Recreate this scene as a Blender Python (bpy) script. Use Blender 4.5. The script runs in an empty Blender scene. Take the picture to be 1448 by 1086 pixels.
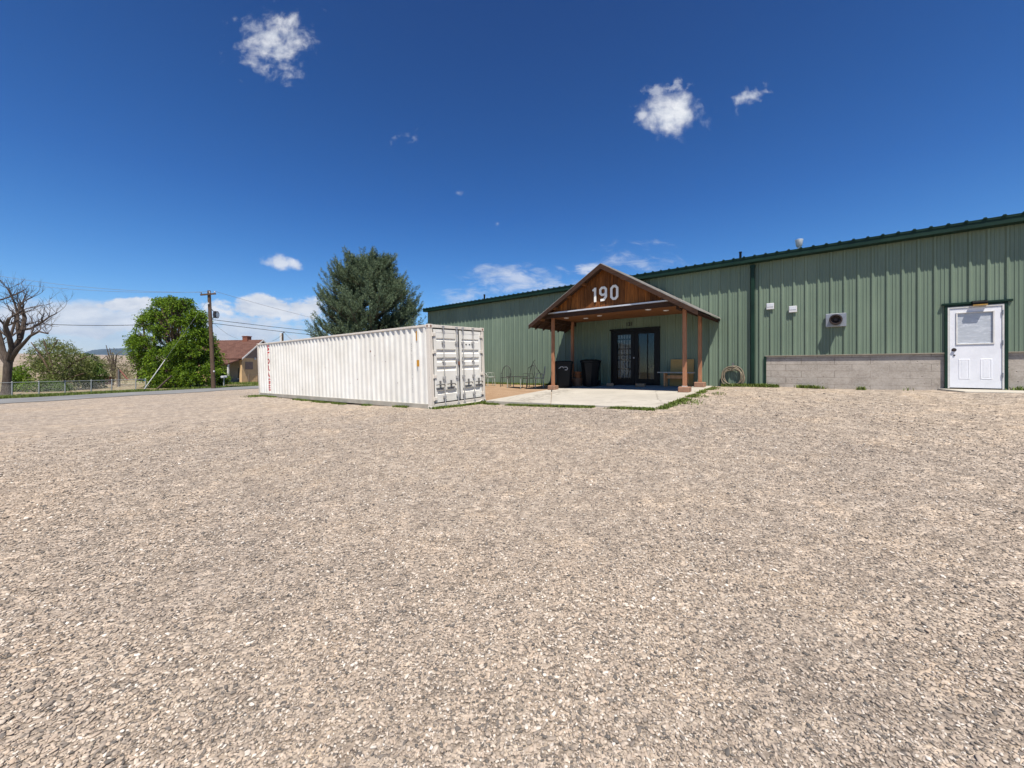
import bpy, bmesh, math, random
import numpy as np
from mathutils import Vector, Matrix, Quaternion, noise as mnoise

random.seed(7); rng = np.random.default_rng(11)
SC = bpy.context.scene
COL = SC.collection
R = math.radians
CAMZ = 1.5

# ------------------------------------------------------------------ helpers
class MB:
    def __init__(self): self.v = []; self.f = []; self.mi = []
    def add(self, vs, fs, m=0):
        b = len(self.v); self.v += [tuple(p) for p in vs]
        for q in fs: self.f.append(tuple(b+i for i in q)); self.mi.append(m)
        return self
    def box(self, x0, x1, y0, y1, z0, z1, m=0, rot=None, piv=None):
        vs = [(x, y, z) for z in (z0, z1) for y in (y0, y1) for x in (x0, x1)]
        if rot is not None:
            c = Vector(piv) if piv is not None else Vector(((x0+x1)/2, (y0+y1)/2, (z0+z1)/2))
            vs = [tuple(rot @ (Vector(p)-c) + c) for p in vs]
        return self.add(vs, [(0,2,3,1),(4,5,7,6),(0,1,5,4),(2,6,7,3),(0,4,6,2),(1,3,7,5)], m)
    def cbox(self, x0, x1, y0, y1, z0, z1, c=.01, m=0):
        "box with chamfered vertical edges and top rim"
        def ring(i, z): return [(x0+c+i,y0+i,z),(x1-c-i,y0+i,z),(x1-i,y0+c+i,z),(x1-i,y1-c-i,z),(x1-c-i,y1-i,z),(x0+c+i,y1-i,z),(x0+i,y1-c-i,z),(x0+i,y0+c+i,z)]
        return self.rings([ring(c,z0),ring(0,z0+c),ring(0,z1-c),ring(c,z1)], m=m)
    def rings(self, rs, cap=True, m=0, closed=True):
        n = len(rs[0]); vs = [p for r in rs for p in r]; fs = []
        for i in range(len(rs)-1):
            for j in range(n if closed else n-1):
                k = (j+1) % n
                fs.append((i*n+j, i*n+k, (i+1)*n+k, (i+1)*n+j))
        if cap and closed:
            fs.append(tuple(range(n-1,-1,-1))); fs.append(tuple((len(rs)-1)*n+j for j in range(n)))
        return self.add(vs, fs, m)
    def tube(self, pts, rad, n=6, m=0, cap=True):
        pts = [Vector(p) for p in pts]; N = len(pts)
        if not hasattr(rad, '__len__'): rad = [rad]*N
        rs = []; up = None
        for i in range(N):
            d = (pts[min(i+1,N-1)]-pts[max(i-1,0)])
            d = d.normalized() if d.length > 1e-9 else Vector((0,0,1))
            if up is None:
                up = Vector((0,0,1)) if abs(d.z) < .9 else Vector((1,0,0))
            a = d.cross(up)
            if a.length < 1e-6: a = d.orthogonal()
            a.normalize(); b = a.cross(d); up = b
            rs.append([pts[i]+rad[i]*(math.cos(2*math.pi*j/n)*a+math.sin(2*math.pi*j/n)*b) for j in range(n)])
        return self.rings(rs, cap, m)
    def cyl(self, c, r, h, n=16, r2=None, m=0, axis='z'):
        r2 = r if r2 is None else r2
        def P(a, rr, t):
            x, y = rr*math.cos(a), rr*math.sin(a)
            return {'z':(c[0]+x,c[1]+y,c[2]+t),'y':(c[0]+x,c[1]+t,c[2]+y),'x':(c[0]+t,c[1]+x,c[2]+y)}[axis]
        return self.rings([[P(2*math.pi*j/n, r, 0) for j in range(n)],[P(2*math.pi*j/n, r2, h) for j in range(n)]], m=m)
    def lathe(self, c, prof, n=20, m=0):
        return self.rings([[(c[0]+r*math.cos(2*math.pi*j/n), c[1]+r*math.sin(2*math.pi*j/n), c[2]+z) for j in range(n)] for r, z in prof], m=m)
    def prism(self, poly, d0, d1, ax, m=0):
        "poly = list of 2-D points, extruded from d0 to d1 along axis ax"
        def P(u, w, d): return {'y':(u,d,w),'x':(d,u,w),'z':(u,w,d)}[ax]
        n = len(poly)
        return self.rings([[P(u,w,d0) for u,w in poly],[P(u,w,d1) for u,w in poly]], m=m)
    def build(self, name, mats, parent=None, smooth=False, bevel=0, off=None):
        me = bpy.data.meshes.new(name)
        o3 = Vector(off) if off is not None else (Vector(parent['org']) if parent is not None and 'org' in parent else Vector((0,0,0)))
        me.from_pydata([(p[0]-o3.x,p[1]-o3.y,p[2]-o3.z) for p in self.v], [], self.f)
        for mm in (mats if isinstance(mats,(list,tuple)) else [mats]): me.materials.append(mm)
        if len(me.materials) > 1: me.polygons.foreach_set('material_index', self.mi)
        me.update()
        bm = bmesh.new(); bm.from_mesh(me); bmesh.ops.recalc_face_normals(bm, faces=bm.faces); bm.to_mesh(me); bm.free()
        if smooth:
            me.shade_smooth()
            try: me.set_sharp_from_angle(angle=R(38))
            except Exception: pass
        ob = bpy.data.objects.new(name, me); COL.objects.link(ob)
        if parent is not None: ob.parent = parent; 
        if parent is not None and 'org' in parent: ob['org'] = list(o3) if off is None else list(off)
        if bevel:
            b = ob.modifiers.new('bevel','BEVEL'); b.width = bevel; b.segments = 2; b.limit_method = 'ANGLE'
        return ob

def thing(name, label, cat, org=(0,0,0), frame=None, group=None):
    "an Empty at a thing's base; its parts are written in the frame's coordinates"
    o = bpy.data.objects.new(name, None); COL.objects.link(o); o.empty_display_size = .2
    o['org'] = list(org); M = frame if frame is not None else Matrix.Identity(4)
    o.matrix_world = M @ Matrix.Translation(Vector(org))
    o['label'] = label; o['category'] = cat
    if group: o['group'] = group
    return o
def tag(o, label, cat, group=None):
    o['label'] = label; o['category'] = cat
    if group: o['group'] = group
    return o
def struct(o, kind='structure'): o['kind'] = kind; return o
def solo(mb, name, mat, label, cat, org, frame=None, group=None, **k):
    "a thing that is one mesh"
    o = mb.build(name, mat, None, off=org, **k)
    M = frame if frame is not None else Matrix.Identity(4)
    o.matrix_world = M @ Matrix.Translation(Vector(org))
    return tag(o, label, cat, group)
def mesh_np(name, V, F, mat, parent=None, smooth=False, off=(0,0,0)):
    "V (n,3) and F (m,k) arrays to one mesh object"
    V = np.asarray(V, dtype=np.float32)-np.asarray(off, dtype=np.float32); F = np.asarray(F, dtype=np.int32)
    me = bpy.data.meshes.new(name); m, k = F.shape
    me.vertices.add(len(V)); me.vertices.foreach_set('co', V.ravel())
    me.loops.add(m*k); me.loops.foreach_set('vertex_index', F.ravel())
    me.polygons.add(m); me.polygons.foreach_set('loop_start', np.arange(0,m*k,k,dtype=np.int32)); me.polygons.foreach_set('loop_total', np.full(m,k,dtype=np.int32))
    me.update(calc_edges=True); me.validate()
    me.materials.append(mat)
    if smooth: me.shade_smooth()
    ob = bpy.data.objects.new(name, me); COL.objects.link(ob)
    if parent is not None: ob.parent = parent
    return ob

# ------------------------------------------------------------------ materials
class NT:
    def __init__(self, name):
        self.mat = bpy.data.materials.new(name); self.mat.use_nodes = True
        self.t = self.mat.node_tree; self.t.nodes.clear()
        self.out = self.n('ShaderNodeOutputMaterial'); 
    def n(self, typ, **kw):
        nd = self.t.nodes.new(typ)
        for k, v in kw.items():
            if k.startswith('i_'): self.set(nd, k[2:], v)
            else: setattr(nd, k, v)
        return nd
    def set(self, nd, key, v):
        s = nd.inputs[int(key)] if key.isdigit() else nd.inputs[key.replace('_',' ')]
        if isinstance(v, bpy.types.NodeSocket): self.t.links.new(v, s)
        else:
            if hasattr(s.default_value, '__len__') and not hasattr(v, '__len__'): v = (v,)*len(s.default_value)
            if hasattr(v,'__len__') and len(s.default_value) == 4 and len(v) == 3: v = (*v, 1)
            s.default_value = v
    def link(self, a, b): self.t.links.new(a, b)
    def coord(self, kind='Object'): return self.n('ShaderNodeTexCoord').outputs[kind]
    def noise(self, vec, scale, detail=4, rough=.55, dist=0, out=0):
        nd = self.n('ShaderNodeTexNoise'); self.set(nd,'Vector',vec); self.set(nd,'Scale',scale); self.set(nd,'Detail',detail); self.set(nd,'Roughness',rough); self.set(nd,'Distortion',dist)
        return nd.outputs[out]
    def vor(self, vec, scale, feature='F1', out='Distance', rand=1):
        nd = self.n('ShaderNodeTexVoronoi', feature=feature); self.set(nd,'Vector',vec); self.set(nd,'Scale',scale); self.set(nd,'Randomness',rand)
        return nd.outputs[out]
    def ramp(self, fac, stops, interp='LINEAR'):
        nd = self.n('ShaderNodeValToRGB'); cr = nd.color_ramp; cr.interpolation = interp
        while len(cr.elements) < len(stops): cr.elements.new(.5)
        for e, (p, c) in zip(cr.elements, stops): e.position = p; e.color = (*c,1) if len(c) == 3 else c
        self.link(fac, nd.inputs[0]); return nd.outputs[0]
    def mix(self, fac, a, b, mode='MIX'):
        nd = self.n('ShaderNodeMix', data_type='RGBA', blend_type=mode)
        self.set(nd, '0', fac)
        for i, v in ((6,a),(7,b)): self.set(nd, str(i), v)
        return nd.outputs[2]
    def math(self, op, a, b=0, clamp=False, c=None):
        nd = self.n('ShaderNodeMath', operation=op, use_clamp=clamp); self.set(nd,'0',a); self.set(nd,'1',b)
        if c is not None: self.set(nd,'2',c)
        return nd.outputs[0]
    def mapr(self, v, a, b, c=0, d=1, smooth=False):
        nd = self.n('ShaderNodeMapRange', interpolation_type='SMOOTHSTEP' if smooth else 'LINEAR')
        for k, x in zip('01234', (v,a,b,c,d)): self.set(nd, k, x)
        return nd.outputs[0]
    def mapping(self, vec, scale=(1,1,1), loc=(0,0,0), rot=(0,0,0)):
        nd = self.n('ShaderNodeMapping'); self.set(nd,'Vector',vec); self.set(nd,'Scale',scale); self.set(nd,'Location',loc); self.set(nd,'Rotation',rot)
        return nd.outputs[0]
    def bump(self, h, strength=.3, dist=.01, normal=None):
        nd = self.n('ShaderNodeBump'); self.set(nd,'Height',h); self.set(nd,'Strength',strength); self.set(nd,'Distance',dist)
        if normal is not None: self.set(nd,'Normal',normal)
        return nd.outputs[0]
    def bsdf(self, col, rough=.6, metal=0, normal=None, spec=.5, **kw):
        nd = self.n('ShaderNodeBsdfPrincipled'); self.set(nd,'Base_Color',col); self.set(nd,'Roughness',rough); self.set(nd,'Metallic',metal); self.set(nd,'Specular_IOR_Level',spec)
        for k, v in kw.items(): self.set(nd, k, v)
        if normal is not None: self.set(nd,'Normal',normal)
        self.link(nd.outputs[0], self.out.inputs[0]); return nd

def painted(name, col, var=.12, rough=.5, scale=3, dirt=None, metal=0, bump=.0, streak=False, spec=.4):
    "paint, plastic or metal with soft wear"
    m = NT(name); p = m.coord('Object'); q = m.mapping(p, (1,1,.12)) if streak else p
    n1 = m.noise(q, scale, 6, .65); n2 = m.noise(p, scale*9, 3)
    k = m.math('ADD', m.math('MULTIPLY', n1, .75), m.math('MULTIPLY', n2, .25))
    lo = tuple(c*(1-var*1.6) for c in col); hi = tuple(min(1,c*(1+var)) for c in col)
    c = m.ramp(k, [(.3,lo),(.52,col),(.72,hi)])
    if dirt:
        dn = m.noise(m.mapping(p,(2,2,.5) if streak else (1,1,1)), scale*1.7, 8, .7, .4)
        c = m.mix(m.mapr(dn,.62,.78), c, dirt)
    r = m.mapr(n1,.3,.7,rough-.08,rough+.1)
    m.bsdf(c, r, metal, m.bump(n2,bump,.004) if bump else None, spec); return m.mat

def wood(name, dark, light, axis_scale=(9,9,.9), rough=.75, rnd=True):
    m = NT(name); p = m.coord('Object')
    if rnd:
        g = m.n('ShaderNodeNewGeometry').outputs['Random Per Island']
        off = m.n('ShaderNodeCombineXYZ'); m.link(m.math('MULTIPLY',g,37.), off.inputs[2]); m.link(m.math('MULTIPLY',g,11.), off.inputs[0])
        va = m.n('ShaderNodeVectorMath', operation='ADD'); m.link(p, va.inputs[0]); m.link(off.outputs[0], va.inputs[1]); p = va.outputs[0]
    q = m.mapping(p, axis_scale)
    n1 = m.noise(q, 2.2, 6, .65, 1.4); kn = m.vor(m.mapping(p,(3,3,1.1)), 1.3)
    c = m.ramp(n1, [(.28,dark),(.5,tuple((a+b)/2 for a,b in zip(dark,light))),(.7,light)])
    c = m.mix(m.mapr(kn,.0,.20,.85,0), c, tuple(x*.35 for x in dark))
    if rnd: c = m.mix(1.0, c, m.ramp(g,[(0,(.45,.43,.42)),(.5,(.9,.86,.82)),(1,(1.3,1.22,1.05))]), 'MULTIPLY')
    m.bsdf(c, rough, 0, m.bump(n1,.35,.006), .25); return m.mat

def leafy(name, dark, light, tip=None, trans=.3, rough=.55):
    m = NT(name); g = m.n('ShaderNodeNewGeometry').outputs['Random Per Island']
    n1 = m.noise(m.coord('Object'), .9, 3)
    k = m.math('ADD', m.math('MULTIPLY',g,.55), m.math('MULTIPLY',n1,.5))
    c = m.ramp(k, [(.2,dark),(.75,light)] + ([(.95,tip)] if tip else []))
    d = m.n('ShaderNodeBsdfPrincipled'); m.set(d,'Base_Color',c); m.set(d,'Roughness',rough); m.set(d,'Specular_IOR_Level',.25)
    t = m.n('ShaderNodeBsdfTranslucent'); m.set(t,'Color',c)
    x = m.n('ShaderNodeMixShader'); m.set(x,'0',trans); m.link(d.outputs[0],x.inputs[1]); m.link(t.outputs[0],x.inputs[2]); m.link(x.outputs[0], m.out.inputs[0])
    return m.mat

def bark(name, dark, light, s=1):
    m = NT(name); p = m.coord('Object'); q = m.mapping(p,(7*s,7*s,1.3*s)); n1 = m.noise(q,2,6,.7,.8); n2 = m.noise(p,1.2,3)
    c = m.ramp(m.math('ADD',m.math('MULTIPLY',n1,.7),m.math('MULTIPLY',n2,.3)), [(.32,dark),(.65,light)])
    m.bsdf(c,.9,0,m.bump(n1,.7,.03),.15); return m.mat

EXPO = 0.55
M = {}
def mk():
    M['wall_green'] = None
    m = NT('green_metal_panel'); p = m.coord('Object')
    n1 = m.noise(m.mapping(p,(1.3,1,.18)), 1.6, 6, .65); n2 = m.noise(p, .6, 4); n3 = m.noise(m.mapping(p,(14,1,.7)),2.5,4,.7)
    k = m.math('ADD', m.math('ADD', m.math('MULTIPLY',n1,.4), m.math('MULTIPLY',n2,.35)), m.math('MULTIPLY',n3,.25))
    c = m.ramp(k, [(.3,(.116,.157,.112)),(.5,(.149,.198,.141)),(.7,(.188,.243,.175))])
    sx = m.n('ShaderNodeSeparateXYZ'); m.link(p, sx.inputs[0]); fl = m.math('FLOOR', m.math('DIVIDE', m.math('ADD',sx.outputs[0],2.0), .915)); wn = m.n('ShaderNodeTexWhiteNoise', noise_dimensions='1D'); m.link(fl, wn.inputs['W'])
    c = m.mix(1, c, m.ramp(wn.outputs['Value'],[(0,(.90,.91,.90)),(1,(1.09,1.08,1.07))]), 'MULTIPLY')
    sc_ = m.vor(m.mapping(p,(1,1,1)), 2.3); c = m.mix(m.mapr(sc_,.012,.03,.7,0), c, (.05,.055,.045))
    m.bsdf(c, m.mapr(n1,.3,.7,.42,.6), 0, m.bump(n2,.12,.02), .4); M['wall_green'] = m.mat
    M['trim_green'] = painted('dark_green_trim', (.0055,.026,.015), .25, .5, 2, spec=.25)
    M['trim_edge'] = painted('weathered_drip_edge', (.28,.25,.19), .2, .6, 4)
    # block foundation
    m = NT('concrete_block'); p = m.coord('Object')
    br = m.n('ShaderNodeTexBrick'); m.set(br,'Vector',m.mapping(p,(1,1,1),(0,0,0),(R(90),0,0))); 
    m.set(br,'Scale',1.0); br.inputs['Brick Width'].default_value=.8; br.inputs['Row Height'].default_value=.2; br.inputs['Mortar Size'].default_value=.006
    br.inputs['Mortar Smooth'].default_value=.3
    n1 = m.noise(p, 2.2, 8, .68); n2 = m.noise(p, 26, 4, .7); n3 = m.noise(m.mapping(p,(1,1,.5)), .9, 4); pit = m.vor(p, 7)
    c = m.ramp(m.math('ADD',m.math('MULTIPLY',n1,.6),m.math('MULTIPLY',n2,.4)), [(.3,(.24,.205,.17)),(.5,(.41,.36,.305)),(.7,(.53,.475,.41))])
    jn = m.math('MULTIPLY', br.outputs['Fac'], m.mapr(n3,.36,.54,.08,.9))
    c = m.mix(jn, c, (.15,.125,.10))
    c = m.mix(m.mapr(pit,.05,.11,.7,0), c, (.11,.09,.07))
    h = m.math('SUBTRACT', m.math('MULTIPLY',n2,.5), m.math('ADD', m.math('MULTIPLY',jn,1.4), m.mapr(pit,.04,.12,1.,0)))
    m.bsdf(c,.92,0,m.bump(h,.6,.012),.15); M['block'] = m.mat
    # concrete
    def conc(nm, base, stain):
        m = NT(nm); p = m.coord('Object'); n1 = m.noise(p,.9,7,.65,.6); n2 = m.noise(p,45,3); n3 = m.noise(p,2.6,6,.7)
        c = m.ramp(n1,[(.3,tuple(x*.8 for x in base)),(.55,base),(.75,tuple(x*1.12 for x in base))])
        c = m.mix(m.mapr(n3,.56,.75,0,.5), c, stain); c = m.mix(m.mapr(n2,.35,.5,.2,0), c, stain)
        cr = m.vor(m.mapping(p,(1,1,.2)), .33, 'DISTANCE_TO_EDGE'); crn = m.math('ADD', cr, m.math('MULTIPLY', m.math('SUBTRACT', m.noise(p,5,4), .5), .05))
        c = m.mix(m.mapr(m.math('ABSOLUTE',crn),.0,.006,.55,0), c, (.12,.10,.08))
        m.bsdf(c,.88,0,m.bump(n2,.25,.004),.2); return m.mat
    M['slab'] = conc('worn_concrete', (.45,.41,.345), (.31,.265,.205))
    M['step'] = conc('doorstep_concrete', (.46,.42,.35), (.30,.26,.2))
    # container paint
    m = NT('white_container_paint'); p = m.coord('Object'); n1 = m.noise(p,.8,5); st = m.noise(m.mapping(p,(3,3,.22)),2.4,8,.72,.3); sp = m.noise(p,5.5,6,.75); n2 = m.noise(p,40,2)
    c = m.ramp(n1,[(.3,(.70,.665,.59)),(.55,(.79,.76,.69)),(.75,(.83,.81,.755))])
    c = m.mix(m.mapr(st,.54,.80,0,.5), c, (.50,.42,.33))
    c = m.mix(m.mapr(sp,.69,.73,0,.85), c, (.20,.09,.05))
    m.bsdf(c, m.mapr(n1,.3,.7,.42,.6), 0, m.bump(m.noise(p,1.6,3),.35,.05), .4); M['cont'] = m.mat
    M['cont_frame'] = painted('container_frame_paint', (.68,.615,.53), .12, .55, 2.5, (.27,.15,.10), streak=True)
    M['cont_rail'] = painted('container_bottom_rail_paint', (.40,.365,.30), .2, .6, 3, (.20,.12,.08))
    M['rust'] = painted('rusty_steel', (.20,.085,.05), .4, .8, 9)
    M['gasket'] = painted('black_rubber_gasket', (.022,.022,.022), .2, .7, 6)
    M['rod'] = painted('grey_galvanised_rod', (.40,.39,.38), .2, .5, 7, (.22,.14,.1), metal=.25)
    M['handle_dark'] = painted('dark_steel_handle', (.16,.155,.15), .3, .55, 7, (.10,.06,.04), metal=.2)
    M['red'] = painted('faded_red_letter_paint', (.42,.012,.02), .2, .55, 7)
    M['orange'] = painted('orange_sticker', (.55,.25,.012), .15, .5, 5)
    M['letter_black'] = painted('black_letter_paint', (.03,.03,.03), .3, .6, 9)
    # porch
    M['post'] = wood('red_brown_stained_post', (.27,.12,.066), (.50,.25,.145), (11,11,.8), .65)
    M['board'] = wood('weathered_gable_boards', (.03,.009,.003), (.40,.145,.034), (12,12,.5), .8)
    M['rake'] = wood('dark_brown_rake_board', (.022,.012,.008), (.078,.040,.025), (1.5,8,8), .8)
    M['ceil'] = wood('stained_plywood_ceiling', (.15,.058,.020), (.235,.098,.036), (.9,7,7), .6, False)
    M['porch_roof'] = painted('galvanised_porch_roof', (.33,.305,.265), .22, .55, 3, (.19,.11,.065), metal=.1)
    M['flash'] = painted('white_metal_flashing', (.66,.65,.66), .1, .35, 4, metal=.3)
    M['pedestal'] = painted('red_brown_masonry_pedestal', (.30,.165,.105), .25, .9, 8, (.18,.1,.06), bump=.4)
    M['digit'] = painted('chalky_white_digits', (.86,.835,.77), .08, .7, 9)
    M['white'] = painted('white_painted_door', (.78,.78,.80), .06, .45, 2, (.60,.57,.53))
    M['white_trim'] = painted('off_white_trim', (.66,.64,.60), .12, .5, 5)
    M['black_frame'] = painted('black_door_frame', (.004,.004,.0045), .2, .45, 5, spec=.2)
    M['bin'] = painted('black_moulded_plastic', (.005,.006,.008), .2, .5, 5, bump=.05, spec=.2)
    M['bin_mark'] = painted('pale_bin_emblem', (.55,.56,.57), .1, .5, 5)
    M['terracotta'] = painted('terracotta', (.33,.135,.065), .2, .85, 7)
    M['terracotta_dark'] = painted('dusty_dark_terracotta', (.20,.11,.07), .2, .9, 7)
    M['brick'] = painted('loose_pale_brick', (.36,.22,.13), .3, .9, 14, bump=.5)
    M['card'] = painted('tan_cardboard_panel', (.44,.28,.10), .15, .85, 3)
    M['bench_top'] = painted('grey_bench_board', (.26,.26,.24), .2, .55, 5)
    M['bench_leg'] = wood('pine_bench_leg', (.40,.18,.07), (.62,.32,.15), (8,8,1), .7, False)
    M['hose'] = painted('tan_rubber_hose', (.23,.185,.125), .25, .6, 12)
    M['steel'] = painted('dull_grey_steel', (.33,.34,.36), .15, .42, 5, metal=.5)
    M['vent_dark'] = painted('brown_black_vent', (.035,.022,.018), .4, .5, 9)
    M['galv'] = painted('galvanised_vent', (.70,.70,.70), .1, .4, 5, metal=.2)
    M['box_grey'] = painted('pale_junction_box', (.62,.61,.60), .08, .5, 6)
    M['lens'] = painted('amber_lamp_lens', (.42,.24,.055), .2, .3, 6)
    M['chair_metal'] = painted('aged_iron_furniture', (.045,.048,.042), .3, .6, 12, (.1,.06,.03))
    M['chair_white'] = painted('faded_white_iron', (.36,.38,.33), .2, .6, 12)
    M['pole'] = bark('creosoted_pole_wood', (.06,.04,.028), (.15,.10,.068))
    M['wire'] = painted('black_cable', (.03,.03,.035), .2, .6, 3)
    M['wire_pale'] = painted('sun_bleached_aluminium_cable', (.22,.23,.25), .2, .6, 3)
    M['galv_post'] = painted('galvanised_fence_steel', (.36,.37,.35), .15, .5, 6, metal=.3)
    M['bark_dead'] = bark('grey_dead_bark', (.035,.026,.02), (.13,.10,.08))
    M['bark'] = bark('brown_bark', (.055,.038,.026), (.16,.11,.075))
    M['bark_pine'] = bark('dark_pine_bark', (.04,.028,.022), (.12,.082,.06))
    M['needle'] = leafy('blue_green_needles', (.032,.056,.032), (.17,.225,.12), (.27,.28,.13), .15, .6)
    M['leaf'] = leafy('bright_green_leaves', (.035,.085,.006), (.20,.31,.018), (.38,.44,.05), .38)
    M['leaf_olive'] = leafy('olive_leaves', (.07,.095,.02), (.22,.25,.07), (.34,.33,.14), .3)
    M['leaf_dark'] = leafy('shrub_leaves', (.035,.075,.012), (.12,.19,.03), None, .25)
    M['leaf_dry'] = leafy('dry_yellow_twigs', (.11,.10,.05), (.24,.22,.11), None, .1, .8)
    M['grass'] = leafy('short_grass', (.06,.10,.012), (.17,.22,.04), (.30,.27,.11), .25)
    M['shingle'] = None
    m = NT('brown_shingles'); p = m.coord('Object'); br = m.n('ShaderNodeTexBrick'); m.set(br,'Vector',p)
    br.inputs['Scale'].default_value=1; br.inputs['Brick Width'].default_value=.35; br.inputs['Row Height'].default_value=.16; br.inputs['Mortar Size'].default_value=.01
    br.inputs['Color1'].default_value=(.085,.038,.028,1); br.inputs['Color2'].default_value=(.135,.066,.048,1); br.inputs['Mortar'].default_value=(.04,.02,.016,1)
    c = m.mix(m.mapr(m.noise(p,1.2,5),.35,.7,0,.5), br.outputs['Color'], (.15,.08,.06)); m.bsdf(c,.9,0,m.bump(br.outputs['Fac'],-.4,.01),.2); M['shingle'] = m.mat
    M['stucco'] = painted('tan_stucco', (.64,.43,.225), .08, .9, 2)
    M['stucco_shade'] = painted('shaded_porch_stucco', (.42,.35,.26), .1, .9, 2)  # darker copy of the stucco: the porch shade is put into its colour
    M['gable_siding'] = painted('grey_brown_gable_siding', (.26,.19,.15), .15, .85, 3)
    M['brick_red'] = painted('red_chimney_brick', (.24,.09,.055), .3, .9, 8)
    M['window_dark'] = painted('dark_window_glass', (.02,.022,.028), .1, .12, 2)
    M['shed_blue'] = painted('blue_shed_door', (.05,.20,.36), .15, .6, 3)
    M['shed_wood'] = painted('grey_shed_board', (.20,.15,.11), .2, .85, 5)
    M['red_board'] = painted('faded_red_plank', (.27,.11,.085), .25, .85, 4)
    # glass
    m = NT('entry_glass'); g = m.n('ShaderNodeBsdfGlossy'); m.set(g,'Roughness',.015); m.set(g,'Color',(.9,.95,1)); t = m.n('ShaderNodeBsdfTransparent'); m.set(t,'Color',(.62,.65,.66))
    x = m.n('ShaderNodeMixShader'); m.set(x,'0',.035); m.link(t.outputs[0],x.inputs[1]); m.link(g.outputs[0],x.inputs[2]); m.link(x.outputs[0],m.out.inputs[0]); M['glass'] = m.mat
    M['blind'] = painted('pale_door_grille', (.72,.71,.68), .12, .7, 6)
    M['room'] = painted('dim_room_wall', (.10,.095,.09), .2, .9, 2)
    M['door_glass'] = None
    m = NT('door_pane_with_crumpled_film'); p = m.coord('Object'); n1 = m.noise(m.mapping(p,(3,3,8),(0,0,0),(0,.5,0)),1.5,5,.6,1.5); c = m.ramp(n1,[(.35,(.42,.44,.47)),(.55,(.48,.50,.53)),(.72,(.66,.67,.70))])
    m.bsdf(c,.16,0,m.bump(n1,.15,.02),.5); M['door_glass'] = m.mat
mk()
# ------------------------------------------------------------------ wall frame: x = along the wall to the right, y = into the building, z = up
TH = R(49.6); NX, NY = math.cos(TH), math.sin(TH); DW = 15.2
WALL = Matrix.Translation((NX*DW, NY*DW, 0)) @ Matrix.Rotation(math.atan2(-NX, NY), 4, 'Z')
def W(s, p): return (NX*(DW-p)+NY*s, NY*(DW-p)-NX*s)
def wall_sp(x, y): return (x*NY - y*NX, DW-(x*NX+y*NY))
def px(x, y, Z): return ((x-724)/550*Z, Z, CAMZ+(520-y)/550*Z)   # a photo measurement at depth Z

# ------------------------------------------------------------------ terrain height: control points, biharmonic-free linear RBF
RD = Vector((.242,.970)); RP = (-24.3,27.0)
def road_t(x, y): return (x-RP[0])*RD.y-(y-RP[1])*RD.x
def road_u(x, y): return (x-RP[0])*RD.x+(y-RP[1])*RD.y
def at_road(t, u): return (RP[0]+t*RD.y+u*RD.x, RP[1]-t*RD.x+u*RD.y)
ctl = [(0,0,0),(0,3,0),(6,3,.08),(-6,3,0),(-14,4,-.05),(0,-10,0),(-14,-10,0),(14,-6,.3),(0,7,.10),(-7,8,.05),(6,7,.36),(16,3,.9),
       (-2.42,11.68,.235),(-12.53,19.25,.09),(-.946,13.7,.30),(-11,21,.10),(-6,15,.17)]
for s, z in ((12,1.02),(6,.97),(3.3,.935),(0,.885),(-2.1,.855),(-5.5,.79),(-8,.735),(-12,.66),(-15,.62),(-20,.45),(-26,.1)): ctl.append((*W(s,0),z)); ctl.append((*W(s,-12),z))
ctl += [(*W(-3.3,5.8),.44),(*W(-9.2,5.8),.31),(*W(-9.6,2.1),.56),(*W(-3.2,2.6),.70),(*W(-12,3),.50)]
for u in (-30,-15,-7,0,7,15,30,60): ctl += [(*at_road(0,u),-.35),(*at_road(-4.7,u),-.36),(*at_road(-7,u),-.40),(*at_road(-20,u),-.55),(*at_road(-45,u),-.6)]
ctl += [(-15,15,-.08),(-18,22,-.15),(-12,28,-.1),(-5,50,-.3),(30,50,.3),(60,30,.8),(60,-20,.8)]
CP = np.array(ctl, float); _n = len(CP)
_D = np.hypot(CP[:,None,0]-CP[None,:,0], CP[:,None,1]-CP[None,:,1])
_ph = lambda r: -np.sqrt(r*r+4.0)
_A = np.zeros((_n+1,_n+1)); _A[:_n,:_n] = _ph(_D)-np.eye(_n)*.25; _A[:_n,_n] = 1; _A[_n,:_n] = 1
_w = np.linalg.solve(_A, np.append(CP[:,2],0))
def H(x, y):
    x = np.asarray(x,float); y = np.asarray(y,float)
    r = np.hypot(x[...,None]-CP[:,0], y[...,None]-CP[:,1])
    z = _ph(r)@_w[:_n]+_w[_n]
    d = np.hypot(x,y); k = np.clip((d-60)/90,0,1); k = k*k*(3-2*k)
    return z*(1-k)+k*(-.6+np.clip(d-150,0,None)*.0235)
def h1(x, y): return float(H(np.array([x]),np.array([y]))[0])
def hw(s, p): return h1(*W(s,p))

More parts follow.
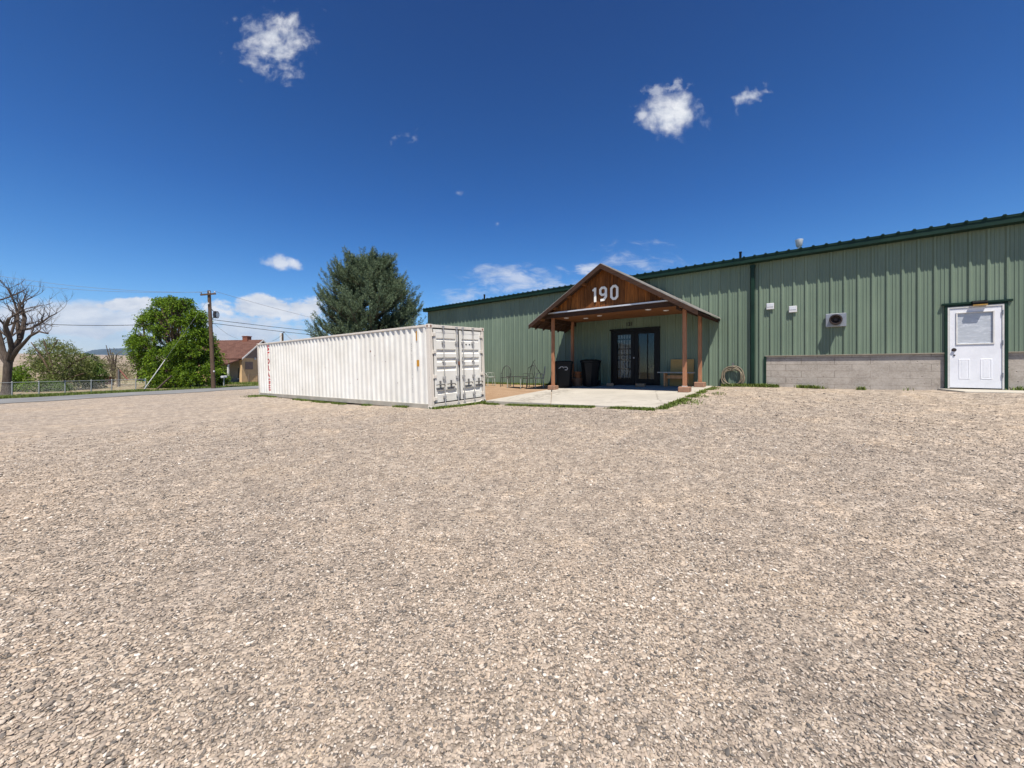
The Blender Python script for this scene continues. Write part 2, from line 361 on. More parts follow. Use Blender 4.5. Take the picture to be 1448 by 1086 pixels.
# ------------------------------------------------------------------ ground materials
def gravel_nodes(m, p):
    v1 = m.n('ShaderNodeTexVoronoi'); m.set(v1,'Vector',p); m.set(v1,'Scale',52.)
    v2 = m.n('ShaderNodeTexVoronoi'); m.set(v2,'Vector',p); m.set(v2,'Scale',24.)
    v3 = m.n('ShaderNodeTexVoronoi'); m.set(v3,'Vector',p); m.set(v3,'Scale',10.)
    r1 = m.ramp(v1.outputs['Color'], [(0,(0.098,0.082,0.069)),(.3,(0.289,0.238,0.190)),(.62,(0.452,0.371,0.296)),(1,(0.659,0.567,0.475))])
    r2 = m.ramp(v2.outputs['Color'], [(0,(0.120,0.100,0.082)),(.5,(0.379,0.312,0.250)),(1,(0.637,0.540,0.443))])
    c = m.mix(.5, r1, r2)
    c = m.mix(.4, c, m.ramp(v3.outputs['Color'], [(0,(0.120,0.100,0.082)),(.5,(0.379,0.312,0.250)),(1,(0.637,0.540,0.443))]))
    big = m.noise(p,.22,5,.6,.6); mid = m.noise(p,1.7,5,.65); fine = m.noise(p,7,4,.7)
    c = m.mix(1, c, m.ramp(big,[(.34,(.92,.915,.91)),(.5,(1,.985,.96)),(.66,(1.07,1.03,.97))]), 'MULTIPLY')
    c = m.mix(1, c, m.ramp(mid,[(.3,(.83,.83,.84)),(.52,(1,1,1)),(.72,(1.14,1.09,1.02))]), 'MULTIPLY')
    c = m.mix(1, c, m.ramp(fine,[(.3,(.70,.70,.70)),(.52,(1,1,1)),(.7,(1.30,1.28,1.25))]), 'MULTIPLY')
    hgt = m.math('ADD', m.math('MULTIPLY', v1.outputs['Distance'], -.5), m.math('MULTIPLY', v2.outputs['Distance'], -1.0))
    return c, hgt
def ground_mats():
    m = NT('gravel_and_field'); p = m.coord('Object'); s = m.n('ShaderNodeSeparateXYZ'); m.link(p, s.inputs[0])
    x, y = s.outputs[0], s.outputs[1]
    c, hgt = gravel_nodes(m, p)
    t = m.math('ADD', m.math('MULTIPLY', m.math('SUBTRACT', x, RP[0]), RD.y), m.math('MULTIPLY', m.math('SUBTRACT', y, RP[1]), -RD.x))
    t = m.math('ADD', t, m.math('MULTIPLY', m.math('SUBTRACT', m.noise(p,.9,5), .5), 1.4))
    g1 = m.noise(p,.12,5,.6); g2 = m.noise(p,2.2,5,.7)
    dry = m.ramp(m.math('ADD',m.math('MULTIPLY',g1,.6),m.math('MULTIPLY',g2,.4)), [(.3,(.19,.145,.085)),(.5,(.30,.235,.15)),(.62,(.20,.19,.08)),(.75,(.12,.14,.045))])
    dist = m.math('SQRT', m.math('ADD', m.math('MULTIPLY',x,x), m.math('MULTIPLY',y,y)))
    far = m.ramp(m.noise(m.mapping(p,(.012,.03,.01)),1,6,.6), [(.3,(.20,.155,.11)),(.5,(.30,.235,.175)),(.7,(.36,.29,.22))])
    dry = m.mix(m.mapr(dist,120,300), dry, far)
    field = m.mapr(t, -4.9,-4.6, 1, 0, True)
    gv = m.math('MULTIPLY', m.mapr(t,-7.2,-6.0,0,1,True), m.mapr(g2,.35,.6))
    dry = m.mix(m.math('MULTIPLY',gv,.8), dry, (.10,.13,.03))
    # bare brown soil right behind the lot (north of the container)
    col = m.mix(field, c, dry)
    d2 = m.mapr(dist, 3, 40, 1, .12)
    nb = m.n('ShaderNodeBump'); m.set(nb,'Height',hgt); m.set(nb,'Strength',1.0); m.set(nb,'Distance',.026)
    m.bsdf(col,.93,0,nb.outputs[0],.15); M['ground'] = m.mat
    m = NT('asphalt'); p = m.coord('Object'); n1 = m.noise(p,.5,5); n2 = m.noise(p,30,3)
    c = m.ramp(m.math('ADD',m.math('MULTIPLY',n1,.6),m.math('MULTIPLY',n2,.4)),[(.3,(.13,.13,.13)),(.7,(.24,.235,.225))]); m.bsdf(c,.9,0,m.bump(n2,.4,.01),.2); M['asphalt'] = m.mat
    m = NT('brown_sandy_earth'); p = m.coord('Object'); n1 = m.noise(p,1.1,6,.65); n2 = m.noise(p,35,4,.7)
    c = m.ramp(m.math('ADD',m.math('MULTIPLY',n1,.5),m.math('MULTIPLY',n2,.5)),[(.3,(.20,.12,.07)),(.5,(.31,.205,.125)),(.7,(.42,.30,.2))]); m.bsdf(c,.95,0,m.bump(n2,.6,.02),.1); M['earth'] = m.mat
    # pebbles
    m = NT('gravel_pebbles'); r = m.n('ShaderNodeObjectInfo').outputs['Random']; p = m.coord('Object')
    c = m.ramp(r,[(0,(0.086,0.079,0.072)),(.14,(0.154,0.133,0.114)),(.3,(0.317,0.260,0.208)),(.5,(0.413,0.337,0.268)),(.68,(0.457,0.355,0.268)),(.84,(0.547,0.458,0.369)),(.95,(0.625,0.556,0.475)),(1,(0.715,0.654,0.579))])
    w = m.n('ShaderNodeNewGeometry').outputs['Position']
    c = m.mix(1, c, m.ramp(m.noise(w,.22,5,.6,.6),[(.34,(.92,.915,.91)),(.5,(1,.985,.96)),(.66,(1.07,1.03,.97))]), 'MULTIPLY')
    c = m.mix(m.mapr(m.noise(w,60,3),.35,.65,0,.3), c, (.17,.15,.13))
    m.bsdf(c,.8,0,None,.3); M['pebble'] = m.mat
    m = NT('forested_mountain'); p = m.coord('Object'); n1 = m.noise(m.mapping(p,(.002,.002,.004)),1.2,7,.65)
    c = m.ramp(n1,[(.35,(.018,.032,.028)),(.6,(.045,.055,.045)),(.74,(.16,.14,.11))]); m.bsdf(c,.95,0,None,.1); M['mountain'] = m.mat
ground_mats()

def axis(lo, hi, f0, f1, fine, grow):
    a = list(np.arange(f0, f1+1e-6, fine)); st = fine; x = f1
    while x < hi: st *= grow; x += st; a.append(min(x,hi))
    st = fine; x = f0
    while x > lo: st *= grow; x -= st; a.insert(0, max(x,lo))
    return np.array(a)
gx = axis(-7000, 4000, -34, 16, .4, 1.22); gy = axis(-60, 9000, -3, 36, .4, 1.22)
GX, GY = np.meshgrid(gx, gy); GZ = H(GX, GY)
# tyre ruts and dips of the lot: a few centimetres
V = np.stack([GX,GY,GZ],-1).reshape(-1,3); nx = len(gx); ny = len(gy)
I = (np.arange(ny-1)[:,None]*nx+np.arange(nx-1)[None,:]).ravel()
g = mesh_np('ground', V, np.stack([I,I+1,I+nx+1,I+nx],1), M['ground'], smooth=True); struct(g)

def patch(name, mat, poly_fn, n, m, lift):
    "sheet over the ground: poly_fn(a,b) for a,b in 0..1 gives x,y"
    A, B = np.meshgrid(np.linspace(0,1,n), np.linspace(0,1,m)); X, Y = poly_fn(A,B); V = np.stack([X,Y,H(X,Y)+lift],-1).reshape(-1,3)
    I = (np.arange(m-1)[:,None]*n+np.arange(n-1)[None,:]).ravel()
    return mesh_np(name, V, np.stack([I,I+1,I+n+1,I+n],1), mat, smooth=True)
def rp(A, B):
    u = -60+A*200; t = -4.7*(1-B) + .22*np.sin(u*.9)*B + .15*np.sin(u*2.3+1)*B
    return RP[0]+t*RD.y+u*RD.x, RP[1]-t*RD.x+u*RD.y
struct(patch('road', M['asphalt'], rp, 401, 13, .022))
def ep(A, B):
    s = -14.6+A*5.5; p = -.05+B*(3.1+.25*np.sin(s*2.1)+2.6*np.clip((-9.2-s)/4,0,1)*0+2.55)
    x = NX*(DW-p)+NY*s; y = NY*(DW-p)-NX*s
    return x, y
struct(patch('bare_earth', M['earth'], ep, 45, 50, .02))

# ------------------------------------------------------------------ loose pebbles lying on the lot (nobody could count them)
def pebbles():
    N = 1500000; r = .9+13.5*rng.random(N)**1.0; ang = (rng.random(N)-.5)*R(132)
    dens = 11000*np.minimum(1,(1.9/r)**1.65)*np.clip((14.4-r)/5,0,1); keep = rng.random(N) < dens*R(132)*r*13.5/N*1.0
    r, ang = r[keep], ang[keep]; x, y = r*np.sin(ang), r*np.cos(ang)
    s, p = x*NY-y*NX, DW-(x*NX+y*NY)
    ok = ~((p < 6.0) & (s < -2.9)) & (p > .25) & ~((p < .9) & (s > 1.3))
    a = np.array([-.8005,.5993]); q = (x+2.42)*a[0]+(y-11.68)*a[1]; w = (x+2.42)*.599+(y-11.68)*.80
    ok &= ~((q > -.35) & (w > -.35))
    x, y, r = x[ok], y[ok], r[ok]; n = len(x)
    sz = np.clip(rng.lognormal(-.12,.36,n),.45,2.1)*(.0036+.00026*r)*np.where(rng.random(n)<.02,1.4,1)
    bare = np.array([mnoise.noise(Vector((a*.35+7,b*.35,1.)))+.5*mnoise.noise(Vector((a*1.3,b*1.3,5.))) for a,b in zip(x,y)]); kp = rng.random(n) > np.clip((bare-.15)*1.3,0,.45); x, y, r, sz = x[kp], y[kp], r[kp], sz[kp]; n = len(x)
    mo = np.array([mnoise.noise(Vector((a*.9,b*.9,3.))) for a,b in zip(x,y)]); sz *= 1+.25*mo
    S = np.stack([sz*(1.05+.75*rng.random(n)), sz*(.8+.35*rng.random(n)), sz*(.55+.4*rng.random(n))],1)
    z = H(x,y)+.002+S[:,2]*(.05+.6*rng.random(n))
    E = np.stack([(rng.random(n)-.5)*.7,(rng.random(n)-.5)*.7,rng.random(n)*6.283],1)
    me = bpy.data.meshes.new('gravel'); me.vertices.add(n); me.vertices.foreach_set('co', np.stack([x,y,z],1).astype(np.float32).ravel())
    for nm, A in (('scl',S),('rot',E)):
        at = me.attributes.new(nm,'FLOAT_VECTOR','POINT'); at.data.foreach_set('vector', A.astype(np.float32).ravel())
    at = me.attributes.new('kind_index','INT','POINT'); at.data.foreach_set('value', rng.integers(0,4,n).astype(np.int32))
    me.update(); ob = bpy.data.objects.new('gravel', me); COL.objects.link(ob)
    gn = bpy.data.node_groups.new('scatter_gravel','GeometryNodeTree'); gn.is_modifier = True
    gn.interface.new_socket('Geometry', in_out='INPUT', socket_type='NodeSocketGeometry'); gn.interface.new_socket('Geometry', in_out='OUTPUT', socket_type='NodeSocketGeometry')
    nd = gn.nodes.new; L = gn.links.new
    gi, go = nd('NodeGroupInput'), nd('NodeGroupOutput')
    j = nd('GeometryNodeGeometryToInstance')
    for k in range(4):
        ico = nd('GeometryNodeMeshIcoSphere'); ico.inputs['Radius'].default_value = 1; ico.inputs['Subdivisions'].default_value = 2
        nz = nd('ShaderNodeTexNoise'); nz.inputs['Scale'].default_value = .75; nz.inputs['Detail'].default_value = 1
        ps = nd('GeometryNodeInputPosition'); va = nd('ShaderNodeVectorMath'); va.operation = 'ADD'; va.inputs[1].default_value = (k*7.3+1,k*3.1,k*5.7)
        L(ps.outputs[0], va.inputs[0]); L(va.outputs[0], nz.inputs['Vector'])
        mr = nd('ShaderNodeMapRange'); mr.inputs[1].default_value=.3; mr.inputs[2].default_value=.7; mr.inputs[3].default_value=.62; mr.inputs[4].default_value=1.3; L(nz.outputs[0], mr.inputs[0])
        vm = nd('ShaderNodeVectorMath'); vm.operation = 'SCALE'; L(ps.outputs[0], vm.inputs[0]); L(mr.outputs[0], vm.inputs['Scale'])
        sp = nd('GeometryNodeSetPosition'); L(ico.outputs[0], sp.inputs[0]); L(vm.outputs[0], sp.inputs['Position'])
        sm = nd('GeometryNodeSetMaterial'); sm.inputs['Material'].default_value = M['pebble']; L(sp.outputs[0], sm.inputs[0])
        ss = nd('GeometryNodeSetShadeSmooth'); L(sm.outputs[0], ss.inputs[0]); L(ss.outputs[0], j.inputs[0])
    ip = nd('GeometryNodeInstanceOnPoints'); L(gi.outputs[0], ip.inputs['Points']); L(j.outputs[0], ip.inputs['Instance']); ip.inputs['Pick Instance'].default_value = True
    def attr(nm, dt):
        a = nd('GeometryNodeInputNamedAttribute'); a.data_type = dt; a.inputs[0].default_value = nm; return a.outputs[0]
    L(attr('kind_index','INT'), ip.inputs['Instance Index']); L(attr('scl','FLOAT_VECTOR'), ip.inputs['Scale'])
    er = nd('FunctionNodeEulerToRotation'); L(attr('rot','FLOAT_VECTOR'), er.inputs[0]); L(er.outputs[0], ip.inputs['Rotation'])
    L(ip.outputs[0], go.inputs[0])
    md = ob.modifiers.new('scatter','NODES'); md.node_group = gn
    me.materials.append(M['pebble']); struct(ob,'stuff'); print('pebbles', n)
pebbles()

# ------------------------------------------------------------------ grass: many blades, one object per patch
def grass(name, pts, hgt, per=1, mat=None):
    P = np.repeat(np.asarray(pts,float), per, 0); n = len(P); P = P + np.concatenate([rng.normal(0,.03,(n,2)),np.zeros((n,1))],1)
    P[:,2] = H(P[:,0],P[:,1])+P[:,2]; a = rng.random(n)*6.283; ln = hgt*(.4+rng.random(n)); tl = .25+.6*rng.random(n)
    d = np.stack([np.cos(a),np.sin(a),np.zeros(n)],1); sd = np.stack([-np.sin(a),np.cos(a),np.zeros(n)],1)*(.006+.008*rng.random(n))[:,None]
    up = np.array([0,0,1.])
    mid = P+d*(ln*tl*.35)[:,None]+up*(ln*.6)[:,None]; tip = P+d*(ln*tl)[:,None]+up*(ln*.95)[:,None]
    V = np.stack([P-sd,P+sd,mid+sd*.8,mid-sd*.8,tip+sd*.15,tip-sd*.15],1).reshape(-1,3); b = np.arange(n)[:,None]*6
    F = np.concatenate([b+[0,1,2,3], b+[3,2,4,5]],0)
    return struct(mesh_np(name, V, F, mat or M['grass']),'stuff')
def strip(a, b, n, w, z=0, clump=1.5, th=-.1):
    "points scattered along a->b in clumps"
    o = []
    a = np.array(a); b = np.array(b); L = np.linalg.norm(b-a); nn = np.array([-(b-a)[1],(b-a)[0]])/L
    while len(o) < n:
        t = random.random(); q = a+(b-a)*t+nn*random.gauss(0,w)
        if mnoise.noise(Vector((q[0]*clump,q[1]*clump,9.1))) > th: o.append((q[0],q[1],z))
    return o

# ------------------------------------------------------------------ shipping container
F0 = Vector((-2.42,11.68,CAMZ-1.274)); B0 = Vector((-12.53,19.25,CAMZ-1.40)); R0 = Vector((-.946,13.70,CAMZ-1.196))
CL = (B0-F0).length; CW = (R0-F0).length; CH = 2.59
ax = (F0-B0).normalized(); aw = (R0-F0); aw = (aw-ax*aw.dot(ax)).normalized(); au = ax.cross(aw)
# local frame: x = towards the doors, y = towards the building, z = up; origin = near bottom corner at the door end
CF = Matrix((( ax.x,aw.x,au.x,F0.x),(ax.y,aw.y,au.y,F0.y),(ax.z,aw.z,au.z,F0.z),(0,0,0,1)))
ct = thing('shipping_container', 'long white corrugated steel shipping container standing on the gravel with closed double doors', 'shipping container', (-CL/2,CW/2,0), CF)
PER = .2795; 
def corr(x):    # depth of the side corrugation at x (0 = outer crest)
    u = (x/PER) % 1.0; k = [(0,0),(.26,0),(.5,1),(.76,1),(1,0)]
    for (a,va),(b,vb) in zip(k,k[1:]):
        if a <= u <= b: return .042*(va+(vb-va)*(u-a)/(b-a))
    return 0
xs = []
n0 = math.floor(-CL/PER)-1
for i in range(n0, 1):
    for u in (0,.26,.5,.76): 
        x = (i+u)*PER
        if -CL+.16 < x < -.16: xs.append(x)
xs = [-CL+.15]+xs+[-.15]
def side(y, sg, nm, lab=None):
    b = MB(); z0, z1 = .165, CH-.075
    rows = [(x, y+sg*(.012+corr(x))) for x in xs]
    b.rings([[(x,yy,z0) for x,yy in rows],[(x,yy,z1) for x,yy in rows]], cap=False, closed=False)
    # shadowless closing of the panel's top and bottom under the rails is hidden by them
    o = b.build(nm, M['cont'], ct); return o
side(0, 1, 'side_panel'); side(CW, -1, 'side_panel')
b = MB()   # end panel at the far end, corrugated
rows = []
for i in range(8):
    for u, d in ((.03,0),(.45,0),(.55,.04),(.97,.04)): rows.append((-CL+.02+d, .1+(CW-.2)*(i+u)/8))
b.rings([[(x,y,.16) for x,y in rows],[(x,y,CH-.08) for x,y in rows]], cap=False, closed=False); b.build('end_panel', M['cont'], ct)
b = MB()
rows = []
for i in range(int(CL/.36)):
    for u, d in ((.0,0),(.4,0),(.5,.02),(.9,.02)): rows.append((-CL+.1+(i+u)*.36, CH-.03-d))
rows = [r for r in rows if r[0] < -.1]
b.rings([[(x,.06,z) for x,z in rows],[(x,CW-.06,z) for x,z in rows]], cap=False, closed=False); b.build('roof_panel', M['cont'], ct)
for y in (0, CW-.09):
    b = MB(); b.box(-CL+.15,-.15,y,y+.09,CH-.078,CH-.012); b.build('top_rail', M['cont_frame'], ct, bevel=.008)
    b = MB(); b.box(-CL+.15,-.15,y+.002,y+.075,.02,.172); 
    o = b.build('bottom_rail', M['cont_rail'], ct, bevel=.006)
for x in (-CL,-.1):
    b = MB(); b.box(x,x+.1,.16,CW-.16,CH-.105,CH-.012); b.build('end_header', M['cont_frame'], ct, bevel=.008)
    b = MB(); b.box(x,x+.1,.16,CW-.16,.06 if x > -1 else .02,.165); b.build('end_sill', M['cont_frame'], ct, bevel=.008)
for x in (-CL,-.15):
    for y in (0,CW-.15):
        b = MB(); b.box(x+.004,x+.146,y+.004,y+.146,.118,CH-.118); b.build('corner_post', M['cont_frame'], ct, bevel=.012)
        for z in (0,CH-.118):
            b = MB(); b.box(x-.004,x+.154,y-.004,y+.154,z,z+.118); c = b.build('corner_casting', M['cont_frame'], ct, bevel=.01)
            h = MB(); 
            for (fx, fy) in ((1,0),(0,1)):
                for s in (0,1):
                    ring = []
                    for k in range(14):
                        a = 2*math.pi*k/14; ring.append((.03*math.cos(a)*1.0, .042*math.sin(a)))
                    if fx: h.prism([(y+.075+u, z+.059+w) for u,w in ring], x-.0055 if s == 0 else x+.1555, x+.02 if s == 0 else x+.13, 'x')
                    else: h.prism([(x+.075+u, z+.059+w) for u,w in ring], y-.0055 if s == 0 else y+.1555, y+.02 if s == 0 else y+.13, 'y')
            h.build('casting_hole', M['rust'] if z > 1 else M['handle_dark'], c)
b = MB(); b.box(-CL+.2,-.2,.1,CW-.1,.09,.15); b.build('underframe', M['handle_dark'], ct)
b = MB(); b.tube([(.03,.3,.05),(.03,CW-.35,.05),(.0,CW-.2,.09),(-.05,CW-.1,.13)],.02,8); b.build('sill_bar', M['cont_frame'], ct, smooth=True)
# doors
ymid = CW/2
b = MB(); yy0, yy1, zz0, zz1 = .15, CW-.15, .17, CH-.108
for (a,bb,c,d) in ((yy0,yy1,zz1-.03,zz1),(yy0,yy1,zz0,zz0+.028),(yy0,yy0+.02,zz0,zz1),(yy1-.02,yy1,zz0,zz1),(ymid-.022,ymid+.022,zz0,zz1)):
    b.box(-.05,-.012,a,bb,c,d)
b.build('door_gasket', M['gasket'], ct)
rodn = 0
for k, (a, c) in enumerate(((yy0+.025, ymid-.028),(ymid+.028, yy1-.025))):
    z0, z1 = zz0+.034, zz1-.036
    b = MB()
    prof = [(z0,0),(z0+.22,0),(z0+.26,0),(z0+.82,0)]
    # panel with four pressed bands: profile in z, constant in y; flat frame left and right
    def bands():
        out = [(z0,.0)]
        def band(zc, w):
            return [(zc-w,.0),(zc-w+.03,-.032),(zc+w-.03,-.032),(zc+w,.0)]
        for zc, w in ((z0+.30,.07),(z0+1.03,.075),(z0+1.30,.075),(z0+1.56,.07),(z0+1.93,.045)): out += band(zc,w)
        return out+[(z1,.0)]
    rows = bands(); fr = .11
    b.rings([[(-.016+d,a+fr,z) for z,d in rows],[(-.016+d,c-fr,z) for z,d in rows]], cap=False, closed=False)
    b.box(-.06,-.010,a,a+fr,z0,z1); b.box(-.06,-.010,c-fr,c,z0,z1)
    b.box(-.052,-.0122,a+fr,c-fr,z0,z0+.09); b.box(-.052,-.0122,a+fr,c-fr,z1-.1,z1)
    dr = b.build('door', M['cont'], ct)
    for j, yr in enumerate((a+.38, c-.09) if k == 0 else (a+.14, c-.42)):
        q = MB(); q.tube([(.028,yr,.1),(.028,yr,CH-.05)],.017,10)
        for zb in (.35,.95,1.5,2.05): q.box(-.012,.03,yr-.055,yr+.055,zb-.035,zb+.035)
        for zb in (.075,CH-.075): q.box(-.01,.045,yr-.04,yr+.04,zb-.04,zb+.04)
        q.build('lock_rod', M['rod'], dr, smooth=True)
    for yr in ((a+.20, a+.66) if k == 0 else (a+.36, c-.18)):
        q = MB(); q.tube([(.035,yr-.17,.74),(.05,yr-.05,.752),(.05,yr+.14,.742),(.03,yr+.19,.70)],.015,8)
        q.box(.0,.05,yr-.016,yr+.016,.67,.86); q.box(-.008,.02,yr-.15,yr+.16,.615,.65)
        q.build('handle', M['handle_dark'], dr, smooth=True)
        q = MB(); q.box(-.0085,.006,yr-.11,yr+.12,.57,.60); q.build('handle_keeper', M['rod'], dr)
    for zh in (.32,1.0,1.75,2.28):
        q = MB(); yh = a-.005 if k == 0 else c+.005
        q.box(-.01,.018,yh-.07,yh+.07,zh-.045,zh+.045); q.cyl((.012,yh+(-.05 if k == 0 else .05),zh-.06),.022,.12,10); q.build('hinge', M['cont_frame'], dr, bevel=.006)
b = MB(); b.box(-.012,.02,ymid-.09,ymid+.01,1.32,1.44); b.build('rusty_latch', M['rust'], ct, bevel=.01)
for yq, zq in ((ymid+.32,1.98),(ymid+.48,1.98)):
    b = MB(); b.box(-.0145,-.008,yq,yq+.06,zq,zq+.035); b.build('door_marking', M['letter_black'], ct)

def text_mesh(s, size, depth, bold=0, align='CENTER', spacing=1):
    cu = bpy.data.curves.new('lettering','FONT'); cu.body = s; cu.size = size; cu.extrude = depth; cu.offset = bold; cu.align_x = align; cu.space_character = spacing
    ob = bpy.data.objects.new('lettering', cu); COL.objects.link(ob); bpy.context.view_layer.update()
    me = bpy.data.meshes.new_from_object(ob.evaluated_get(bpy.context.evaluated_depsgraph_get())); bpy.data.objects.remove(ob); bpy.data.curves.remove(cu)
    return me
def lettering(word, x, ztop, step, hgt, width, mat, name):
    "letters one under another, laid on the corrugated near side"
    for i, ch in enumerate(word):
        bmA = bmesh.new()
        me = text_mesh(ch, 1, 0, .045); co = [v.co.copy() for v in me.vertices]
        if not co: continue
        x0, x1 = min(c.x for c in co), max(c.x for c in co); y0, y1 = min(c.y for c in co), max(c.y for c in co)
        for v in me.vertices:
            v.co = Vector((x+((v.co.x-x0)/(x1-x0)-.5)*width*(.35 if ch == 'I' else 1), 0, ztop-i*step-hgt+(v.co.y-y0)/(y1-y0)*hgt))
        bmA.from_mesh(me); bpy.data.meshes.remove(me)
        for xx in xs:
          if abs(xx-x) < width: bmesh.ops.bisect_plane(bmA, geom=bmA.verts[:]+bmA.edges[:]+bmA.faces[:], plane_co=(xx,0,0), plane_no=(1,0,0))
        o3 = Vector(ct['org'])
        for v in bmA.verts: v.co.y = .012+corr(v.co.x)-.003; v.co -= o3
        me = bpy.data.meshes.new(name); bmA.to_mesh(me); bmA.free(); me.materials.append(mat)
        ob = bpy.data.objects.new(name, me); COL.objects.link(ob); ob.parent = ct
lettering('STORAGE', -CL+1.22, 2.46, .315, .27, .15, M['red'], 'red_letter')
for (x, z, w, hh) in ((-.60,2.27,.10,.30),(-.56,1.42,.11,.2)):
    b = MB(); yy = .012+corr(x); b.box(x-w/2,x+w/2,yy-.004,yy+.003,z-hh/2,z+hh/2); b.build('orange_sticker', M['orange'], ct)
b = MB()
for k in range(23):
    z = 2.02-k*.068; 
    if k in (4,8,15): continue
    b = MB(); b.box(-.86,-.86+.03+.014*(k%3),.012+corr(-.85)-.003,.012+corr(-.85)+.004,z-.02,z+.02); b.build('code_marking', M['letter_black'], ct)
b = MB()
for x, z, r in ((-3.05,1.88,.035),(-2.85,1.72,.02),(-6.2,1.35,.03),(-3.9,.9,.02),(-2.2,1.5,.014),(-5.1,1.1,.012),(-1.6,.8,.015),(-8.2,.42,.02),(-4.4,.75,.012)):
    yy = .012+corr(x); b = MB(); b.box(x-r*.8,x+r*.8,yy-.0035,yy+.002,z-r,z+r*.6); b.build('rust_chip', M['rust'], ct)
# ------------------------------------------------------------------ the metal building (wall coordinates)
EAVE = 5.18; SL, SR = -19.9, 9.6; PIPE = -2.30; BLK = -1.94; BT = 1.895
bl = thing('metal_building', 'long pale green ribbed metal building with dark green eave trim, beyond the gravel lot', 'building', (-5,0,0), WALL)
RIB = .305
def rib_rows(s0, s1):
    rows = [(s0, .0)]
    i = math.floor((s0+2.1)/RIB)
    while True:
        c = -2.1+i*RIB+.0
        for d, y in ((-.046,0),(-.018,-.038),(.018,-.038),(.046,0),(.100,0),(.108,-.010),(.124,-.010),(.132,0),(.170,0),(.178,-.010),(.194,-.010),(.202,0)):
            if s0 < c+d < s1: rows.append((c+d, y))
        if c > s1: break
        i += 1
    rows.append((s1, .0)); return rows
b = MB()
def panel(s0, s1, z0, z1):
    rows = rib_rows(s0, s1)
    b.rings([[(s,y,z0) for s,y in rows],[(s,y,z1) for s,y in rows]], cap=False, closed=False)
EL, ER, ET = -7.44, -5.40, 3.07; DL, DR, DT = 2.075, 3.04, 3.10
panel(SL, EL, .1, EAVE-.05); panel(EL, ER, ET, EAVE-.05); panel(ER, BLK, .5, EAVE-.05)
panel(BLK, DL, BT, EAVE-.05); panel(DL, DR, DT, EAVE-.05); panel(DR, SR, BT, EAVE-.05)
b.box(SL, SL+.012, .002, 14, .1, EAVE-.05); b.box(SR-.012, SR, .002, 14, .1, EAVE-.05); b.box(SL,SR,14,14.02,.1,EAVE-.05)
b.build('wall_panel', M['wall_green'], bl)
b = MB(); b.box(BLK, DL-.002, .012, .22, .3, BT+.02); b.box(DR+.002, SR, .012, .22, .3, BT+.02); b.build('block_foundation', M['block'], bl)
b = MB(); b.box(BLK-.02, DL-.03, -.045, .004, BT-.022, BT+.004); b.box(DR+.05, SR, -.045, .004, BT-.022, BT+.004); b.build('base_trim', M['trim_edge'], bl)
b = MB(); b.box(BLK-.045, BLK+.012, -.04, .006, .6, BT-.024); b.build('corner_trim', M['trim_green'], bl)
b = MB(); b.box(SL, BLK-.05, -.02, .0015, .2, .24); b.box(SL, EL-.1, -.03, -.004, .1, .62) if False else None
# eave: box gutter, roof sheet with ribs
b = MB(); b.prism([(-.30,EAVE-.195),(-.04,EAVE-.195),(-.04,EAVE-.02),(-.30,EAVE-.02)], SL-.1, SR+.1, 'x'); b.build('eave_trim', M['trim_green'], bl, bevel=.012)
b = MB(); b.box(SL-.1, SR+.1, -.316, -.302, EAVE-.05, EAVE-.012); b.build('gutter_lip', M['trim_green'], bl)
b = MB(); sl = 1/12
def rz(y): return EAVE+(y+.32)*sl
b.prism([(-.32,rz(-.32)-.012),(7,rz(7)-.012),(14.2,rz(7)-.6-.012),(14.2,rz(7)-.6),(7,rz(7)),(-.32,rz(-.32))], SL-.12, SR+.12, 'x')
rf = b.build('roof', M['trim_green'], bl)
i = 0; s = SL
b = MB()
while s < SR:
    b.prism([(s-.042,rz(-.335)+.0),(s-.020,rz(-.335)+.032),(s+.020,rz(-.335)+.032),(s+.042,rz(-.335)+.0)], -.335, .6, 'y'); s += RIB
b.build('roof_rib', M['trim_green'], rf)
b = MB(); b.cbox(PIPE-.055, PIPE+.055, -.13, -.036, hw(PIPE,0)+.02, EAVE-.237, .012); b.box(PIPE-.07,PIPE+.07,-.14,-.034,EAVE-.34,EAVE-.25); b.build('downspout', M['trim_green'], bl)
# roof penetrations
def roofpt(x, y):   # photo position -> (s, z) for something standing .9 m behind the eave
    k = (x-724)/550; q = DW+.9; s = q*(NY*k-NX)/(NY+NX*k); Z = NY*q-NX*s
    return s, CAMZ+(520-y)/550*Z
for x, y, r in ((1047,357,.04),(685,417,.05)):
    s, z = roofpt(x,y); b = MB(); b.cyl((s,.9,rz(.9)-.05), r, z-rz(.9)+.05, 12); b.cyl((s,.9,z-.02), r*1.25, .04, 12); o = b.build('vent_pipe', M['black_frame'], rf, smooth=True)
s, z = roofpt(1130,342); b = MB(); b.cyl((s,.9,rz(.9)-.05),.045,z-.16-rz(.9)+.05,14); b.lathe((s,.9,z-.17),[(.06,0),(.085,.03),(.115,.24),(.09,.25)],18); b.build('roof_vent_cap', M['galv'], rf, smooth=True)['label'] = 'bright galvanised vent cap on the roof edge'
